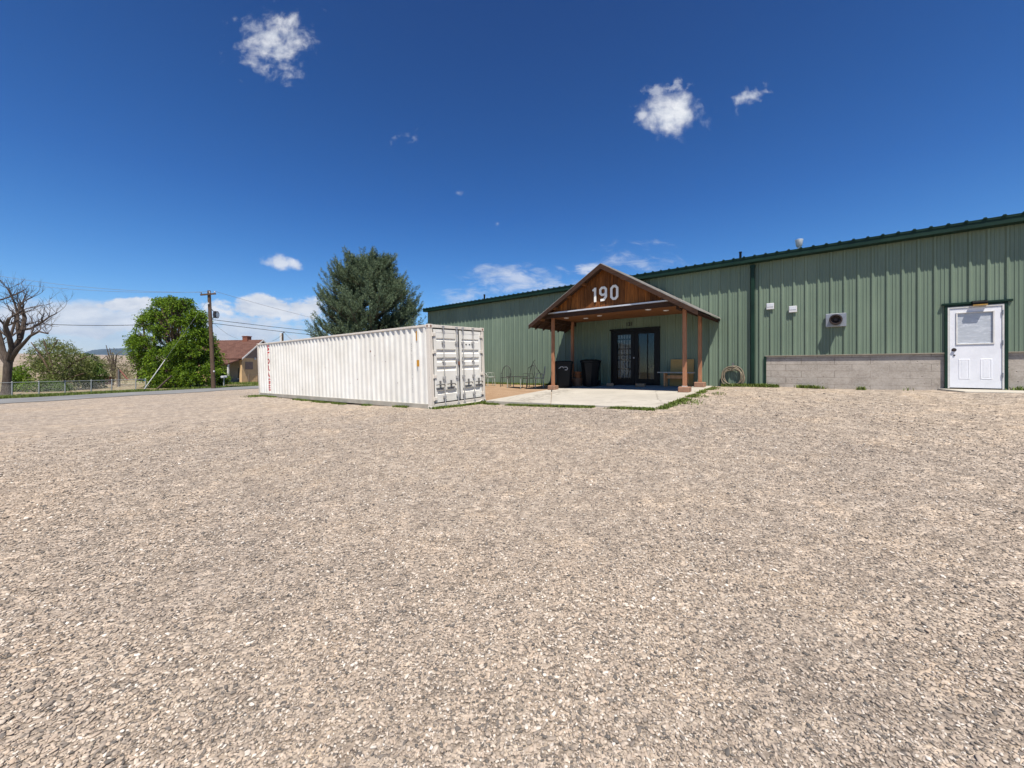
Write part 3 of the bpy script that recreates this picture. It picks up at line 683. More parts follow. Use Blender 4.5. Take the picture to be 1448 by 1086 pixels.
# entry door
en = MB(); zf = 1.5-.70; 
en.box(EL,EL+.07,-.05,.1,.6,ET); en.box(ER-.07,ER,-.05,.1,.6,ET); en.box(EL+.07,ER-.07,-.05,.1,ET-.09,ET); en.box(EL-.05,ER+.03,-.07,-.052,ET-.03,ET+.03)
en.box(EL+.07,ER-.07,-.02,.1,.6,zf+.02)
ed = en.build('entry_door', M['black_frame'], bl, bevel=.005)
mid = (EL+ER)/2
for k, (a, c) in enumerate(((EL+.075, mid-.004),(mid+.004, ER-.075))):
    q = MB(); w = .15
    q.box(a,a+(.2 if k==0 else w),-.03,.03,zf+.025,ET-.095); q.box(c-w,c,-.03,.03,zf+.025,ET-.095); q.box(a+(.2 if k==0 else w),c-w,-.03,.03,zf+.025,zf+.25); q.box(a+(.2 if k==0 else w),c-w,-.03,.03,ET-.21,ET-.095)
    if k == 1: q.box((a+c)/2+.04,(a+c)/2+.07,-.02,.02,zf+.25,ET-.21)
    q.build('door_leaf', M['black_frame'], ed, bevel=.004)
    q = MB(); q.box(a+w-.02,c-w+.02,.004,.008,zf+.24,ET-.2); q.build('glass_pane', M['glass'], ed)
q = MB(); q.cyl((mid-.02,-.05,zf+1.1),.03,.03,10,axis='y'); q.build('door_handle', M['steel'], ed)
# pale grille behind the left leaf, and the dim room behind the glass
q = MB(); a, c = EL+.26, mid-.16
for k in range(5):
    x = a+(c-a)*(k+.5)/5; w = (c-a)/5*.60
    for z0, z1 in ((zf+.30,zf+.62),(zf+.68,zf+1.0),(zf+1.05,zf+1.2),(zf+1.26,zf+1.45),(zf+1.5,zf+1.84),(zf+1.90,zf+2.05)): q.box(x-w/2,x+w/2,.05,.07,z0,z1)
q.build('window_grille', M['blind'], ed)
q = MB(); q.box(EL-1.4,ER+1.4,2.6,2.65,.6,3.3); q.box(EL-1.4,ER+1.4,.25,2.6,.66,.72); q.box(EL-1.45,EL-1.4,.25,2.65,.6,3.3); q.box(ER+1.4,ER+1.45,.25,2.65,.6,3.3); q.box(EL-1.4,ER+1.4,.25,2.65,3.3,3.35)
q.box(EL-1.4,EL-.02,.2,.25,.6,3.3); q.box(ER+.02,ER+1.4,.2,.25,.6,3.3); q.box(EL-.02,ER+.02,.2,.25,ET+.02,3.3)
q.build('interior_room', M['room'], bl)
q = MB(); q.box(mid+.15,ER-.15,1.2,1.7,.74,1.5); q.box(mid+.1,ER-.1,1.15,1.75,1.5,1.54); q.box(EL+.2,mid-.1,.5,.9,.73,.98); q.build('interior_counter', M['white_trim'], bl)
# little black house number over the entry
me = text_mesh('121', .2, .006, .006)
o = bpy.data.objects.new('house_number', me); COL.objects.link(o); me.materials.append(M['letter_black']); o.parent = bl
o.matrix_local = Matrix.Translation((-6.63+5,-.04,3.21)) @ Matrix.Rotation(R(90),4,'X')
# white side door
f = MB()
f.box(DL-.040,DL+.012,-.055,.12,hw(DL,0)-.1,DT+.03); f.box(DR-.012,DR+.048,-.055,.12,hw(DR,0)-.1,DT+.03); f.box(DL-.09,DR+.12,-.075,-.0,DT+.032,DT+.085)
f.box(DL+.0125,DR-.0125,-.05,.12,DT-.02,DT+.03)
sd = f.build('side_door', M['white'], bl, bevel=.004); sd.data.materials.clear(); sd.data.materials.append(M['trim_green'])
zb = CAMZ-.534
q = MB(); q.box(DL+.0135,DL+.045,-.05,.10,zb,DT-.022); q.box(DR-.045,DR-.0135,-.05,.10,zb,DT-.022); q.box(DL+.045,DR-.045,-.05,.10,DT-.06,DT-.022); q.build('door_jamb', M['white_trim'], sd)
L0, L1, Z0, Z1 = DL+.05, DR-.05, zb+.02, DT-.065
q = MB(); WB = Z0+(Z1-Z0)*.555; WT = Z1-.135; WL, WR = L0+.135, L1-.145
q.box(L0,WL,-.035,.012,Z0,Z1); q.box(WR,L1,-.035,.012,Z0,Z1); q.box(WL,WR,-.035,.012,WT,Z1); q.box(WL,WR,-.035,.012,Z0,WB)
q.build('door_slab', M['white'], sd)
q = MB()
for (a,c,d,e) in ((WL-.03,WR+.03,WT,WT+.03),(WL-.03,WR+.03,WB-.03,WB),(WL-.03,WL,WB,WT),(WR,WR+.03,WB,WT)): q.box(a,c,-.052,-.0352,d,e)
q.build('window_frame', M['white_trim'], sd, bevel=.006)
q = MB(); q.box(WL,WR,-.02,-.012,WB,WT); q.build('window_pane', M['door_glass'], sd)
q = MB()
for a in (L0+.15, L1-.15-.2):
    z0, z1 = Z0+.22, Z0+.74
    for (i0,i1,y0,y1) in ((0,.022,-.0352,-.047),(.022,.05,-.047,-.0352)):
        pass
    def rect(i, y): return [(a+i,y,z0+i),(a+.2-i,y,z0+i),(a+.2-i,y,z1-i),(a+i,y,z1-i)]
    q.rings([rect(0,-.0345),rect(.01,-.040),rect(.022,-.040),rect(.036,-.036),rect(.055,-.0385),rect(.06,-.0385)])
q.build('raised_panel', M['white'], sd)
q = MB(); q.cyl((L0+.075,-.075,zb+1.0),.032,.04,14,axis='y'); q.cyl((L0+.075,-.04,zb+1.0),.045,.006,14,axis='y'); q.build('door_knob', M['vent_dark'], sd, smooth=True)
q = MB(); q.cyl((L0+.078,-.05,zb+.86),.02,.015,10,axis='y'); q.build('deadbolt', M['vent_dark'], sd, smooth=True)
for z in (zb+.3,zb+1.1,zb+1.85):
    q = MB(); q.cyl((L1+.012,-.055,z),.012,.11,8); q.build('door_hinge', M['steel'], sd)
# things screwed to the wall
def onwall(x, y):
    k = (x-724)/550; s = DW*(NY*k-NX)/(NY+NX*k); Z = NY*DW-NX*s; return s, CAMZ+(520-y)/550*Z
s, z = onwall(1384,428.5); q = MB(); q.prism([(-.17,z-.03),(-.03,z-.06),(-.03,z+.05),(-.06,z+.06),(-.17,z+.01)], s-.13, s+.13, 'x'); lamp = q.build('wall_lamp', M['black_frame'], bl, bevel=.008)
q = MB(); q.box(s-.12,s+.12,-.165,-.06,z-.075,z-.048); q.build('lamp_lens', M['lens'], lamp)
for x, y in ((1089.5,433.5),(1121.5,437.5)):
    s, z = onwall(x,y); q = MB(); q.cbox(s-.105,s+.105,-.085,-.0355,z-.10,z+.10,.008); jb = q.build('junction_box', M['box_grey'], bl)
    q = MB(); q.box(s-.085,s+.085,-.092,-.0855,z-.015,z+.085); q.build('box_lid', M['galv'], jb)
s, z = onwall(1182,453); q = MB(); q.cbox(s-.24,s+.24,-.10,-.0355,z-.20,z+.20,.012); ev = q.build('exhaust_vent', M['steel'], bl)
q = MB(); q.rings([[(s+.0+r*math.cos(a),y,z+r*math.sin(a)) for a in [2*math.pi*j/24 for j in range(24)]] for r, y in ((.15,-.10),(.155,-.30),(.12,-.305),(.10,-.22),(.05,-.20),(.045,-.25),(.02,-.252))]); q.build('vent_hood', M['vent_dark'], ev, smooth=True)

# ------------------------------------------------------------------ concrete
def slab_z(s, p): return CAMZ-(.70+.06*p-.022*(s+6.2))
def slab(name, mat, corners, th, split=None):
    b = MB(); tops = [(s,-p,slab_z(s,p)) for s,p in corners]; bots = [(s,-p,slab_z(s,p)-th) for s,p in corners]
    ins = [(s+ (.012 if s < -6.4 else -.012), -p+ (.012 if p > 3 else -.012), slab_z(s,p)) for s,p in corners]
    low = [(x,y,z-.012) for x,y,z in tops]
    b.rings([bots,low,ins])
    o = b.build(name, mat); o.matrix_world = WALL; return struct(o)
slab('patio_slab', M['slab'], [(-9.22,5.72),(-6.62,5.68),(-8.95,2.25),(-9.2,2.2)], .32)
slab('patio_slab', M['slab'], [(-6.58,5.69),(-3.55,5.6),(-3.52,.03),(-9.2,.03),(-9.17,2.17),(-8.92,2.22)], .33)
b = MB(); z = zb-.01
b.rings([[(1.9,-.06,.5),(2.3,-.62,.5),(4.6,-.75,.5),(4.6,-.06,.5)],[(1.9,-.06,z-.015),(2.3,-.62,z-.045),(4.6,-.75,z-.02),(4.6,-.06,z)],[(1.91,-.07,z-.005),(2.31,-.6,z-.035),(4.59,-.73,z-.01),(4.59,-.07,z+.006)]])
o = b.build('doorstep', M['step']); o.matrix_world = WALL; struct(o)

# ------------------------------------------------------------------ porch
PF = 2.70; XL, XR, XA = -9.71, -3.31, -6.51; ZE, ZA = CAMZ+1.74, CAMZ+3.66; CZ = CAMZ+2.02
po = thing('porch', 'wooden gable porch with rust brown posts and white house number over the glass entry', 'porch', (XA,-1.3,slab_z(XA,1.3)), WALL)
sgn = lambda a: 1 if a > 0 else -1
def rline(s): return ZA-(ZA-ZE)*abs(s-XA)/(XR-XA)
for e in (XL, XR):
    b = MB(); t = .022
    b.prism([(XA,ZA-.02),(XA,ZA+t),(e+sgn(e-XA)*.04,ZE+t-.02),(e+sgn(e-XA)*.04,ZE-.03)], -PF-.025, -.04, 'y'); rr = b.build('porch_roof', M['porch_roof'], po)
    b = MB()
    for k in range(13):      # standing ribs of the sheet
        y = -PF-.02+k*.215; b.prism([(XA+sgn(e-XA)*.02,ZA+t-.004),(XA+sgn(e-XA)*.02,ZA+t+.012),(e+sgn(e-XA)*.035,ZE+t-.006),(e+sgn(e-XA)*.035,ZE+t-.022)], y, y+.03, 'y')
    b.build('roof_rib', M['porch_roof'], rr)
    b = MB(); dx = sgn(e-XA)
    b.prism([(XA+dx*.001,ZA-.165),(XA+dx*.001,ZA+.012),(e,ZE-.012),(e,ZE-.17)], -PF-.06, -PF-.027, 'y'); b.build('rake_board', M['rake'], po)
    b = MB(); b.prism([(XA+dx*.001,ZA-.075),(XA+dx*.001,ZA-.024),(e,ZE-.052),(e,ZE-.10)], -PF+.014, -.05, 'y'); b.build('roof_sheathing', M['rake'], po)
    for k in range(4):       # outlookers under the rake
        b = MB(); x = XA+(e-XA)*(.24+.2*k); z = rline(x); b.box(x-.045,x+.045,-PF+.014,-PF+.30,z-.17,z-.08); b.build('outlooker', M['ceil'], po)
    for k in range(5):       # rafter tails
        b = MB(); y = -PF+.35+k*.55; b.prism([(e-dx*.55,rline(e-dx*.55)-.2),(e-dx*.55,rline(e-dx*.55)-.077),(e-dx*.02,ZE-.085),(e-dx*.02,ZE-.17)], y, y+.05, 'y'); b.build('rafter_tail', M['rake'], po)
# gable boards
b = MB(); s = XL+.35; random.seed(5)
while s < XR-.35:
    w = random.choice((.11,.14,.16,.19,.23)); e = min(s+w-.006, XR-.3); y = -2.42-random.random()*.012; gb = CZ+.13
    t0, t1 = rline(s)-.09, rline(e)-.09
    if s < XA < e: t0 = t1 = min(t0,t1)
    if min(t0,t1) > gb+.03: b.prism([(s,gb),(e,gb),(e,t1),(s,t0)], y, y+.02, 'y')
    s += w
gp = b.build('gable_board', M['board'], po)
b = MB(); b.prism([(XL+.98,CZ+.132),(XR-.98,CZ+.132),(XA,ZA-.15)], -2.385, -2.372, 'y'); b.build('gable_backing', M['rake'], po)
def ribbon(b, pts, w, y0, y1, closed=False):
    n = len(pts); P = [Vector(p) for p in pts]; Lf = []; Rt = []
    for i in range(n):
        a = P[(i-1)%n] if closed or i else P[i]; c = P[(i+1)%n] if closed or i < n-1 else P[i]
        d1 = (P[i]-a).normalized() if (P[i]-a).length > 0 else (c-P[i]).normalized(); d2 = (c-P[i]).normalized() if (c-P[i]).length > 0 else d1
        n1 = Vector((-d1.y,d1.x)); n2 = Vector((-d2.y,d2.x)); m = (n1+n2).normalized(); k = w/2/max(.5,m.dot(n1))
        Lf.append(P[i]+m*k); Rt.append(P[i]-m*k)
    rng_ = range(n if closed else n-1)
    for i in rng_:
        j = (i+1)%n; b.prism([tuple(Rt[i]),tuple(Rt[j]),tuple(Lf[j]),tuple(Lf[i])], y0, y1, 'y')
def octo(x0, x1, z0, z1, c): return [(x0+c,z0),(x1-c,z0),(x1,z0+c),(x1,z1-c),(x1-c,z1),(x0+c,z1),(x0,z1-c),(x0,z0+c)]
DG = []
gz = CAMZ+2.39; hgt = .52; st = .08; yd0, yd1 = -2.47, -2.437
def digit(ch, x0):
    b = MB(); z0, z1 = gz, gz+hgt; w = .30; h2 = st/2
    if ch == '1':
        ribbon(b, [(x0+.10,z0),(x0+.10,z1)], st, yd0, yd1); ribbon(b, [(x0+.0,z1-.10),(x0+.09,z1-.035)], .06, yd0-.002, yd1)
    if ch == '0': ribbon(b, octo(x0+h2,x0+w-h2,z0+h2,z1-h2,.07), st, yd0, yd1, True)
    if ch == '9':
        zm = z0+hgt*.42
        ribbon(b, octo(x0+h2,x0+w-h2,zm+h2-.03,z1-h2,.06), st, yd0, yd1, True)
        ribbon(b, [(x0+w-h2,zm+.12),(x0+w-h2,z0+.16),(x0+w-h2-.08,z0+h2+.01),(x0+.05,z0+h2)], st, yd0-.002, yd1)
    return b.build('number_digit', M['digit'], gp)
XD = None
def gable_s(x):   # photo x on the gable plane -> s
    k = (x-724)/550; q = DW-2.45; return q*(NY*k-NX)/(NY+NX*k)
for ch, x in (('1',838.2),('9',847.6),('0',863.2)): digit(ch, gable_s(x))
# ceiling, header, flashing
b = MB(); b.box(-9.15,-3.95,-2.40,-.045,CZ,CZ+.03); cl = b.build('porch_ceiling', M['ceil'], po)
for sx, p in ((-8.55,1.75),(-8.0,1.15),(-7.2,1.5),(-5.15,1.85),(-4.75,1.25)):
    b = MB(); b.lathe((sx,-p,CZ-.018),[(.075,.0),(.095,.006),(.10,.0179)],18); b.build('ceiling_disc', M['white'], cl, smooth=True)  # small flat white discs on the underside of the ceiling
b = MB(); b.box(-9.2,-3.9,-2.50,-2.405,CZ-.06,CZ+.10); b.build('header_beam', M['rake'], po)
b = MB(); b.prism([(-2.56,CZ+.102),(-2.56,CZ+.145),(-2.425,CZ+.175),(-2.425,CZ+.102)], -9.08, -3.98, 'x'); b.build('header_flashing', M['flash'], po)
for e in (-9.17,-3.99):
    b = MB(); b.box(e-.05,e+.06,-2.40,-.05,CZ-.16,CZ-.003); b.build('side_beam', M['rake'], po)
for (s, p) in ((-8.96,2.1),(-3.87,2.1),(-9.08,.42),(-3.85,.42)):
    z0 = slab_z(s,p); b = MB(); b.cbox(s-.056,s+.056,-p-.056,-p+.056,z0+.17,CZ-.001 if p > 1 else CZ-.001,.008); pt = b.build('post', M['post'], po)
    b = MB(); b.cbox(s-.165,s+.165,-p-.165,-p+.165,z0-.02,z0+.168,.02); b.build('pedestal', M['pedestal'], pt)
    if p > 1:
        b = MB(); b.box(s-.07,s+.07,-p-.07,-p+.07,z0+.171,z0+.192); b.build('post_base', M['white_trim'] if s > -5 else M['post'], pt)

# ------------------------------------------------------------------ things on the slab
def cart(s, p, rz, label, emblem, rc=.07):
    z0 = slab_z(s,p); fr = WALL @ Matrix.Translation((s,-p,z0)) @ Matrix.Rotation(rz,4,'Z')
    t = thing('wheeled_bin', label, 'bin', (0,0,0), fr, 'bins under the porch')
    b = MB(); rs = []
    for z, wx, wy in ((.03,.27,.30),(.06,.285,.315),(.62,.325,.36),(.98,.36,.40),(1.0,.385,.43),(1.045,.385,.43)):
        c = rc; rs.append([(-wx+c,-wy,z),(wx-c,-wy,z),(wx,-wy+c,z),(wx,wy-c,z),(wx-c,wy,z),(-wx+c,wy,z),(-wx,wy-c,z),(-wx,-wy+c,z)])
    b.rings(rs); b.build('bin_body', M['bin'], t, smooth=True)
    b = MB(); b.rings([[(x*k,y*k-.0,z+dz) for x,y,z in rs[-1]] for k, dz in ((1.03,.002),(1.04,.03),(.98,.055),(.6,.085),(.05,.09))]); ld = b.build('lid', M['bin'], t, smooth=True)
    b = MB(); b.tube([(-.25,.45,1.0),(-.25,.52,1.02),(.25,.52,1.02),(.25,.45,1.0)],.02,8); b.build('handle', M['bin'], t, smooth=True)
    for x in (-.31,.31):
        b = MB(); b.cyl((x-.03,.30,.13),.13,.06,18,axis='x'); b.build('wheel', M['bin'], t, smooth=True)
    if emblem:
        b = MB(); y = -.392
        b.tube([(-.20,y,.80),(-.10,y-.006,.88),(-.03,y-.008,.875),(.0,y-.006,.82)],.014,6); b.tube([(.03,y-.006,.86),(.13,y-.008,.865),(.17,y-.006,.80),(.12,y-.002,.745),(.05,y,.75)],.014,6); b.build('emblem', M['bin_mark'], t)
cart(-9.02+.02,1.22,R(30),'black wheeled bin with pale emblem beside the front left porch post',True)
cart(-8.02,.72,R(15),'plain black rounded bin between the flower pots and the glass doors',False,.2)
s, p = -8.72,.55; z0 = slab_z(s,p)
solo(MB().lathe((s,-p,z0),[(.17,0),(.24,.27),(.26,.28),(.26,.34),(.23,.34),(.2,.2)],20),'flower_pot',M['terracotta_dark'],'wide dusty flower pot at the bottom of the stack between the two bins','flower pot',(s,-p,z0),WALL,'stacked flower pots',smooth=True)
for k in range(2): 
    solo(MB().lathe((s,-p,z0+.341+.14*k),[(.13-.01*k,0),(.17-.01*k,.11),(.185-.01*k,.11),(.185-.01*k,.1395),(.15,.1395),(.13,.08)],18),'flower_pot',M['terracotta'],('orange flower pot in the middle of the stack between the two bins','orange flower pot topmost of the stack between the two bins')[k],'flower pot',(s,-p,z0+.341+.14*k),WALL,'stacked flower pots',smooth=True)
def loose(s, p, sz, rz, label):
    z0 = slab_z(s,p); fr = WALL @ Matrix.Translation((s,-p,z0)) @ Matrix.Rotation(rz,4,'Z'); b = MB(); x,y,z = sz
    b.cbox(-x,x,-y,y,0,z,.018); b.add([(-.02,-y-.001,z*.2),(.02,-y-.001,z*.2),(.02,-y-.001,z*.6),(-.02,-y-.001,z*.6)],[(0,1,2,3)])
    solo(b,'brick',M['brick'],label,'brick',(0,0,0),fr,'bricks in front of the doors')
loose(-7.22,.55,(.14,.09,.13),.3,'pale loose brick in front of the left door leaf')
loose(-5.95,.55,(.19,.09,.12),-.1,'pale loose brick in front of the right door leaf')
# bench and panel
s0, s1, p = -5.25, -4.02, .55; z0 = slab_z(-4.6,p)
bn = thing('bench','low plank bench with orange brown legs and grey seat against the wall','bench',(-4.6,-p,z0),WALL)
b = MB(); b.box(s0,s1,-p-.17,-p+.17,z0+.50,z0+.545); b.build('seat',M['bench_top'],bn,bevel=.006)
for s in (s0+.25,s1-.25):
    b = MB(); b.prism([(-p-.16,z0),(-p-.10,z0),(-p-.06,z0+.25),(-p+.06,z0+.25),(-p+.1,z0),(-p+.16,z0),(-p+.14,z0+.498),(-p-.14,z0+.498)], s-.025, s+.025, 'x'); b.build('leg',M['bench_leg'],bn,bevel=.004)
b = MB(); b.box(s0+.277,s1-.277,-p-.02,-p+.02,z0+.30,z0+.42); b.build('stretcher',M['bench_leg'],bn)
b = MB(); b.box(-4.92,-4.18,-.02,.0,.0,.0) if False else None
zp = slab_z(-4.5,.3); fr = WALL @ Matrix.Translation((-4.55,-.22,zp+.005)) @ Matrix.Rotation(R(-8),4,'X')
solo(MB().box(-.41,.41,-.012,.012,0,1.0),'cardboard_panel',M['card'],'tan board leaning on the green wall behind the bench','panel',(0,0,0),fr)
# hose coil on the wall
s, z = onwall(1037,532); hb = thing('hose_coil','coiled tan garden hose hung low on the green wall beside the downspout','hose',(s,-.06,z+.33),WALL)
b = MB(); 
pts = []
for k in range(220):
    a = k/220*2*math.pi*5; r = .31+.045*math.sin(k*.171)+.018*math.sin(a*1.7); pts.append((s+r*math.cos(a)*1.0,-.075-.045*(k/220)-.012*math.sin(a*2.3),z-.02+r*1.0*math.sin(a)*(1+.06*math.sin(k*.05))))
b.tube(pts,.017,8); b.build('hose',M['hose'],hb,smooth=True)
b = MB(); b.box(s-.03,s+.03,-.05,-.035,z+.26,z+.46); b.tube([(s,-.04,z+.31),(s,-.17,z+.30),(s,-.18,z+.35)],.012,6); b.build('hose_hook',M['handle_dark'],hb)
# iron furniture in the yard against the wall, left of the porch
def gz_(s,p): return hw(s,p)+.02
def chair(s, p, rz, label, mat, hback=.85):
    z0 = gz_(s,p); fr = WALL @ Matrix.Translation((s,-p,z0)) @ Matrix.Rotation(rz,4,'Z')
    t = thing('garden_chair',label,'chair',(0,0,0),fr,'iron chairs by the wall')
    b = MB(); 
    ring = [(.22*math.cos(a),-.02+.21*math.sin(a),.43) for a in [2*math.pi*k/20 for k in range(21)]]; b.tube(ring,.016,6)
    for k in range(6): x = -.18+.072*k; w = math.sqrt(max(0,.21**2-x*x*.9)); b.tube([(x,-.02-w,.43),(x,-.02+w,.43)],.006,5)
    b.build('seat',mat,t)
    b = MB(); b.tube([(-.21,.16,.43)]+[(-.21*math.cos(a),.2+.04*math.sin(a),.43+(hback-.43)*(.35+.65*math.sin(a))) for a in [math.pi*k/14 for k in range(15)]]+[(.21,.16,.43)],.018,6)
    for k in range(3): x = -.1+.1*k; b.tube([(x,.18,.43),(x*1.0,.235,hback-.04)],.007,5)
    b.build('backrest',mat,t)
    for x in (-.19,.19):
        b = MB(); b.tube([(x,.15,.5),(x*1.18,.1,.64),(x*1.22,-.12,.64),(x*1.1,-.17,.43)],.011,6); b.build('armrest',mat,t)
        for y in (-.17,.15):
            b = MB(); b.tube([(x*.95,y,.43),(x*1.1,y*1.15,0)],.016,6); b.build('leg',mat,t)
def ysp(x, Z):   # photo x at depth Z -> wall coordinates
    return wall_sp((x-724)/550*Z, Z)
for x, Z, rz, lab, mt, hb_ in ((693,18.9,2.6,'low pale wire chair beside the container doors by the green wall','chair_white',.62),
                          (715,18.3,.5,'round backed iron chair next to the pale wire chair by the wall','chair_metal',.98),
                          (747,17.4,-.4,'iron chair in the middle of the row by the wall, behind the iron table','chair_metal',1.02),
                          (763,17.1,-.9,'pale iron chair nearest the porch post in the row by the wall','chair_white',.95)):
    s, p = ysp(x,Z); chair(s,p,rz,lab,M[mt],hb_)
s, p = ysp(731,17.4); z0 = gz_(s,p)
tb = thing('garden_table','low iron table among the chairs along the green wall','table',(s,-p,z0),WALL)
b = MB(); b.box(s-.42,s+.42,-p-.25,-p+.25,z0+.50,z0+.525); b.build('table_top',M['chair_metal'],tb)
for dx in (-.38,.38):
    for dy in (-.21,.21):
        b = MB(); b.tube([(s+dx,-p+dy,z0+.499),(s+dx,-p+dy,z0)],.016,6); b.build('leg',M['chair_white'],tb)
# hanging bird-feeder style hook: thin iron rod with crossbar rising behind the chairs
s, p = ysp(754,17.6); z0 = gz_(s,p)
b = MB(); b.tube([(s-.3,-p,z0+.86),(s-.1,-p,z0+.95),(s,-p,z0+1.16),(s+.12,-p,z0+1.22)],.014,6); b.tube([(s+.02,-p,z0+1.12),(s+.2,-p,z0+.85),(s+.42,-p,z0+.6),(s+.48,-p,z0)],.016,6); b.tube([(s-.3,-p,z0+.86),(s-.34,-p,z0)],.014,6)
solo(b,'iron_trellis',M['chair_metal'],'bent iron rod frame leaning above the chairs by the wall','trellis',(s,-p,z0),WALL)
# grass along edges
def WL_(s,p): return W(s,p)
gp_ = strip(W(-9.2,5.84),W(-3.5,5.72),5200,.05,0,1.2,-.25)+strip(W(-3.38,5.6),W(-3.3,.3),2300,.06,0,1.6,-.1)+strip(W(-3.1,4.8),W(-2.9,1.2),350,.2,0,1.6,.05)
grass('slab_edge_grass', gp_, .05)
gp_ = strip(W(-15.5,.12),W(-9.3,.12),5000,.09,0,1.2,-.3)+strip(W(-3.2,.1),W(-1.6,.16),1800,.07,0,1.5,-.5)+strip(W(-1.6,.1),W(2.0,.1),500,.04,0,1.5,.15)+strip(W(3.1,.1),W(8,.1),700,.04,0,1.5,.0)
grass('wall_foot_grass', gp_, .09)
fa = (F0+(B0-F0)*0).to_2d(); fb = B0.to_2d(); fr_ = R0.to_2d(); nrm = Vector((-.6,-.8))*.05
gp_ = strip(tuple(fa+nrm),tuple(fb+nrm),3200,.06,0,1.0,.05)+strip(tuple(fa+Vector((.05,-.04))),tuple(fr_+Vector((.09,-.06))),3600,.08,0,1.3,-.4)+strip(tuple(fb+Vector((-.3,-.2))),tuple(fb+Vector((.6,-.8))),900,.2,0,1.3,-.3)
grass('container_edge_grass', gp_, .055)
# ------------------------------------------------------------------ foliage builders
def rot_basis(D):
    D = D/np.linalg.norm(D,axis=1,keepdims=True); u = np.tile([0,0,1.],(len(D),1)); u[np.abs(D[:,2])>.95] = [1,0,0]
    a = np.cross(D,u); a /= np.linalg.norm(a,axis=1,keepdims=True); return D, a, np.cross(a,D)
def blades(P, D, L, Wd, droop=0, lift=0):
    "leaf quads (kite shaped) starting at P along D"
    D, a, b = rot_basis(D); n = len(P); th = rng.random(n)*6.283
    s = a*np.cos(th)[:,None]+b*np.sin(th)[:,None]
    mid = P+D*(L*.5)[:,None]; tip = P+D*L[:,None]; tip[:,2] -= droop*L; mid[:,2] -= droop*L*.25
    V = np.stack([P, mid+s*(Wd*.5)[:,None], tip, mid-s*(Wd*.5)[:,None]],1).reshape(-1,3)
    return V, np.arange(n)[:,None]*4+np.array([0,1,2,3])
def unit(n):
    v = rng.normal(size=(n,3)); return v/np.linalg.norm(v,axis=1,keepdims=True)
def limb_path(a, b, bend, n=7):
    a, b = Vector(a), Vector(b); L = (b-a).length; o = Vector((random.uniform(-1,1),random.uniform(-1,1),random.uniform(-.3,1)))*bend*L
    return [a.lerp(b,t)+o*math.sin(math.pi*t)*.5+Vector((random.gauss(0,.012),random.gauss(0,.012),random.gauss(0,.012)))*L*(0 if t in (0,1) else 1) for t in [i/(n-1) for i in range(n)]]

# ------------------------------------------------------------------ pine behind the container
def pine():
    bx, by = px(526,520,26.5)[:2]; bz = h1(bx,by)-.05
    t = thing('pine_tree','tall dense blue green pine tree rising behind the white container','tree',(bx,by,bz))
    prof = [(1.2,3.0),(2.4,3.6),(3.7,3.8),(4.9,3.6),(5.9,3.3),(6.7,2.95),(7.4,2.55),(8.0,2.0),(8.6,1.2)]
    zs, rs = zip(*prof)
    ends = []; random.seed(21)
    b = MB(); b.tube([(bx+.05*math.sin(k),by+.05*math.cos(k*1.3),bz+k*1.0) for k in range(10)],[.30*(1-k/11)+.02 for k in range(10)],10)
    b.build('trunk',M['bark_pine'],t,smooth=True)
    lm = MB(); P = []; D = []; Ln = []
    nb = 200
    def shoots(q0, q1, n, w):
        for k in range(n):
            f = ((k+.6)/n)**.85; q = q0.lerp(q1,f); d0 = (q1-q0).normalized()
            d = (d0*1.0+Vector((random.gauss(0,1),random.gauss(0,1),random.gauss(.2,.7)))*.48+Vector((0,0,.55))).normalized()
            P.append(q); D.append(d); Ln.append(random.uniform(.45,.85)*w)
        P.append(q1-d0*.05); D.append((d0+Vector((0,0,.7))).normalized()); Ln.append(.8*w)
    for i in range(nb):
        zt = .9+7.6*((i+.5)/nb)**.95; az = i*2.39996+random.uniform(-.35,.35)
        rmax = np.interp(zt, zs, rs)*random.uniform(.86,1.03)*(.97+.42*mnoise.noise(Vector((math.cos(az)*1.5+4,math.sin(az)*1.5,zt*.8))))
        if random.random() < .36: rmax *= random.uniform(.45,.8)
        z0 = max(.5, zt-rmax*random.uniform(.10,.38))
        a = Vector((bx,by,bz+z0)); e = Vector((bx+rmax*math.cos(az),by+rmax*math.sin(az),bz+zt)); pth = []
        for k in range(8):
            f = k/7; q = a.lerp(e,f); q.z -= math.sin(math.pi*f)*.16*rmax; pth.append(q)
        lm.tube(pth,[.045*(1-.8*k/7)+.006 for k in range(8)],5)
        shoots(pth[5],pth[7],5,1.1); shoots(pth[3],pth[5],3,1.)
        for k in range(5):   # fan of side branches
            j = random.choice((2,3,4,4,5,5,6)); d0 = (pth[j+1]-pth[j]).normalized(); sd = d0.cross(Vector((0,0,1))).normalized()*random.choice((-1,1))
            q0 = pth[j]; q1 = q0+(d0*.75+sd*random.uniform(.5,1.0)+Vector((0,0,random.uniform(.1,.7)))).normalized()*random.uniform(.45,1.05)*min(1.1,.45+rmax*.22)
            lm.tube([q0,q1],[.014,.006],4); shoots(q0,q1,3,.95)
    lm.build('branch',M['bark_pine'],t)['kind'] = 'stuff'
    P = np.array([tuple(p) for p in P]); D = np.array([tuple(d) for d in D]); Ln = np.array(Ln); n = len(P); per = 62
    f = np.tile(np.linspace(.05,1.0,per),n); PP = np.repeat(P,per,0)+np.repeat(D*Ln[:,None],per,0)*f[:,None]
    DD = np.repeat(D,per,0)*.75+unit(n*per)*.85; L = .10+.08*rng.random(n*per)
    V, F = blades(PP,DD,L,np.full(n*per,.027),.0)
    mesh_np('needles',V,F,M['needle'],t,off=(bx,by,bz)); print('pine needles',len(F))
pine()

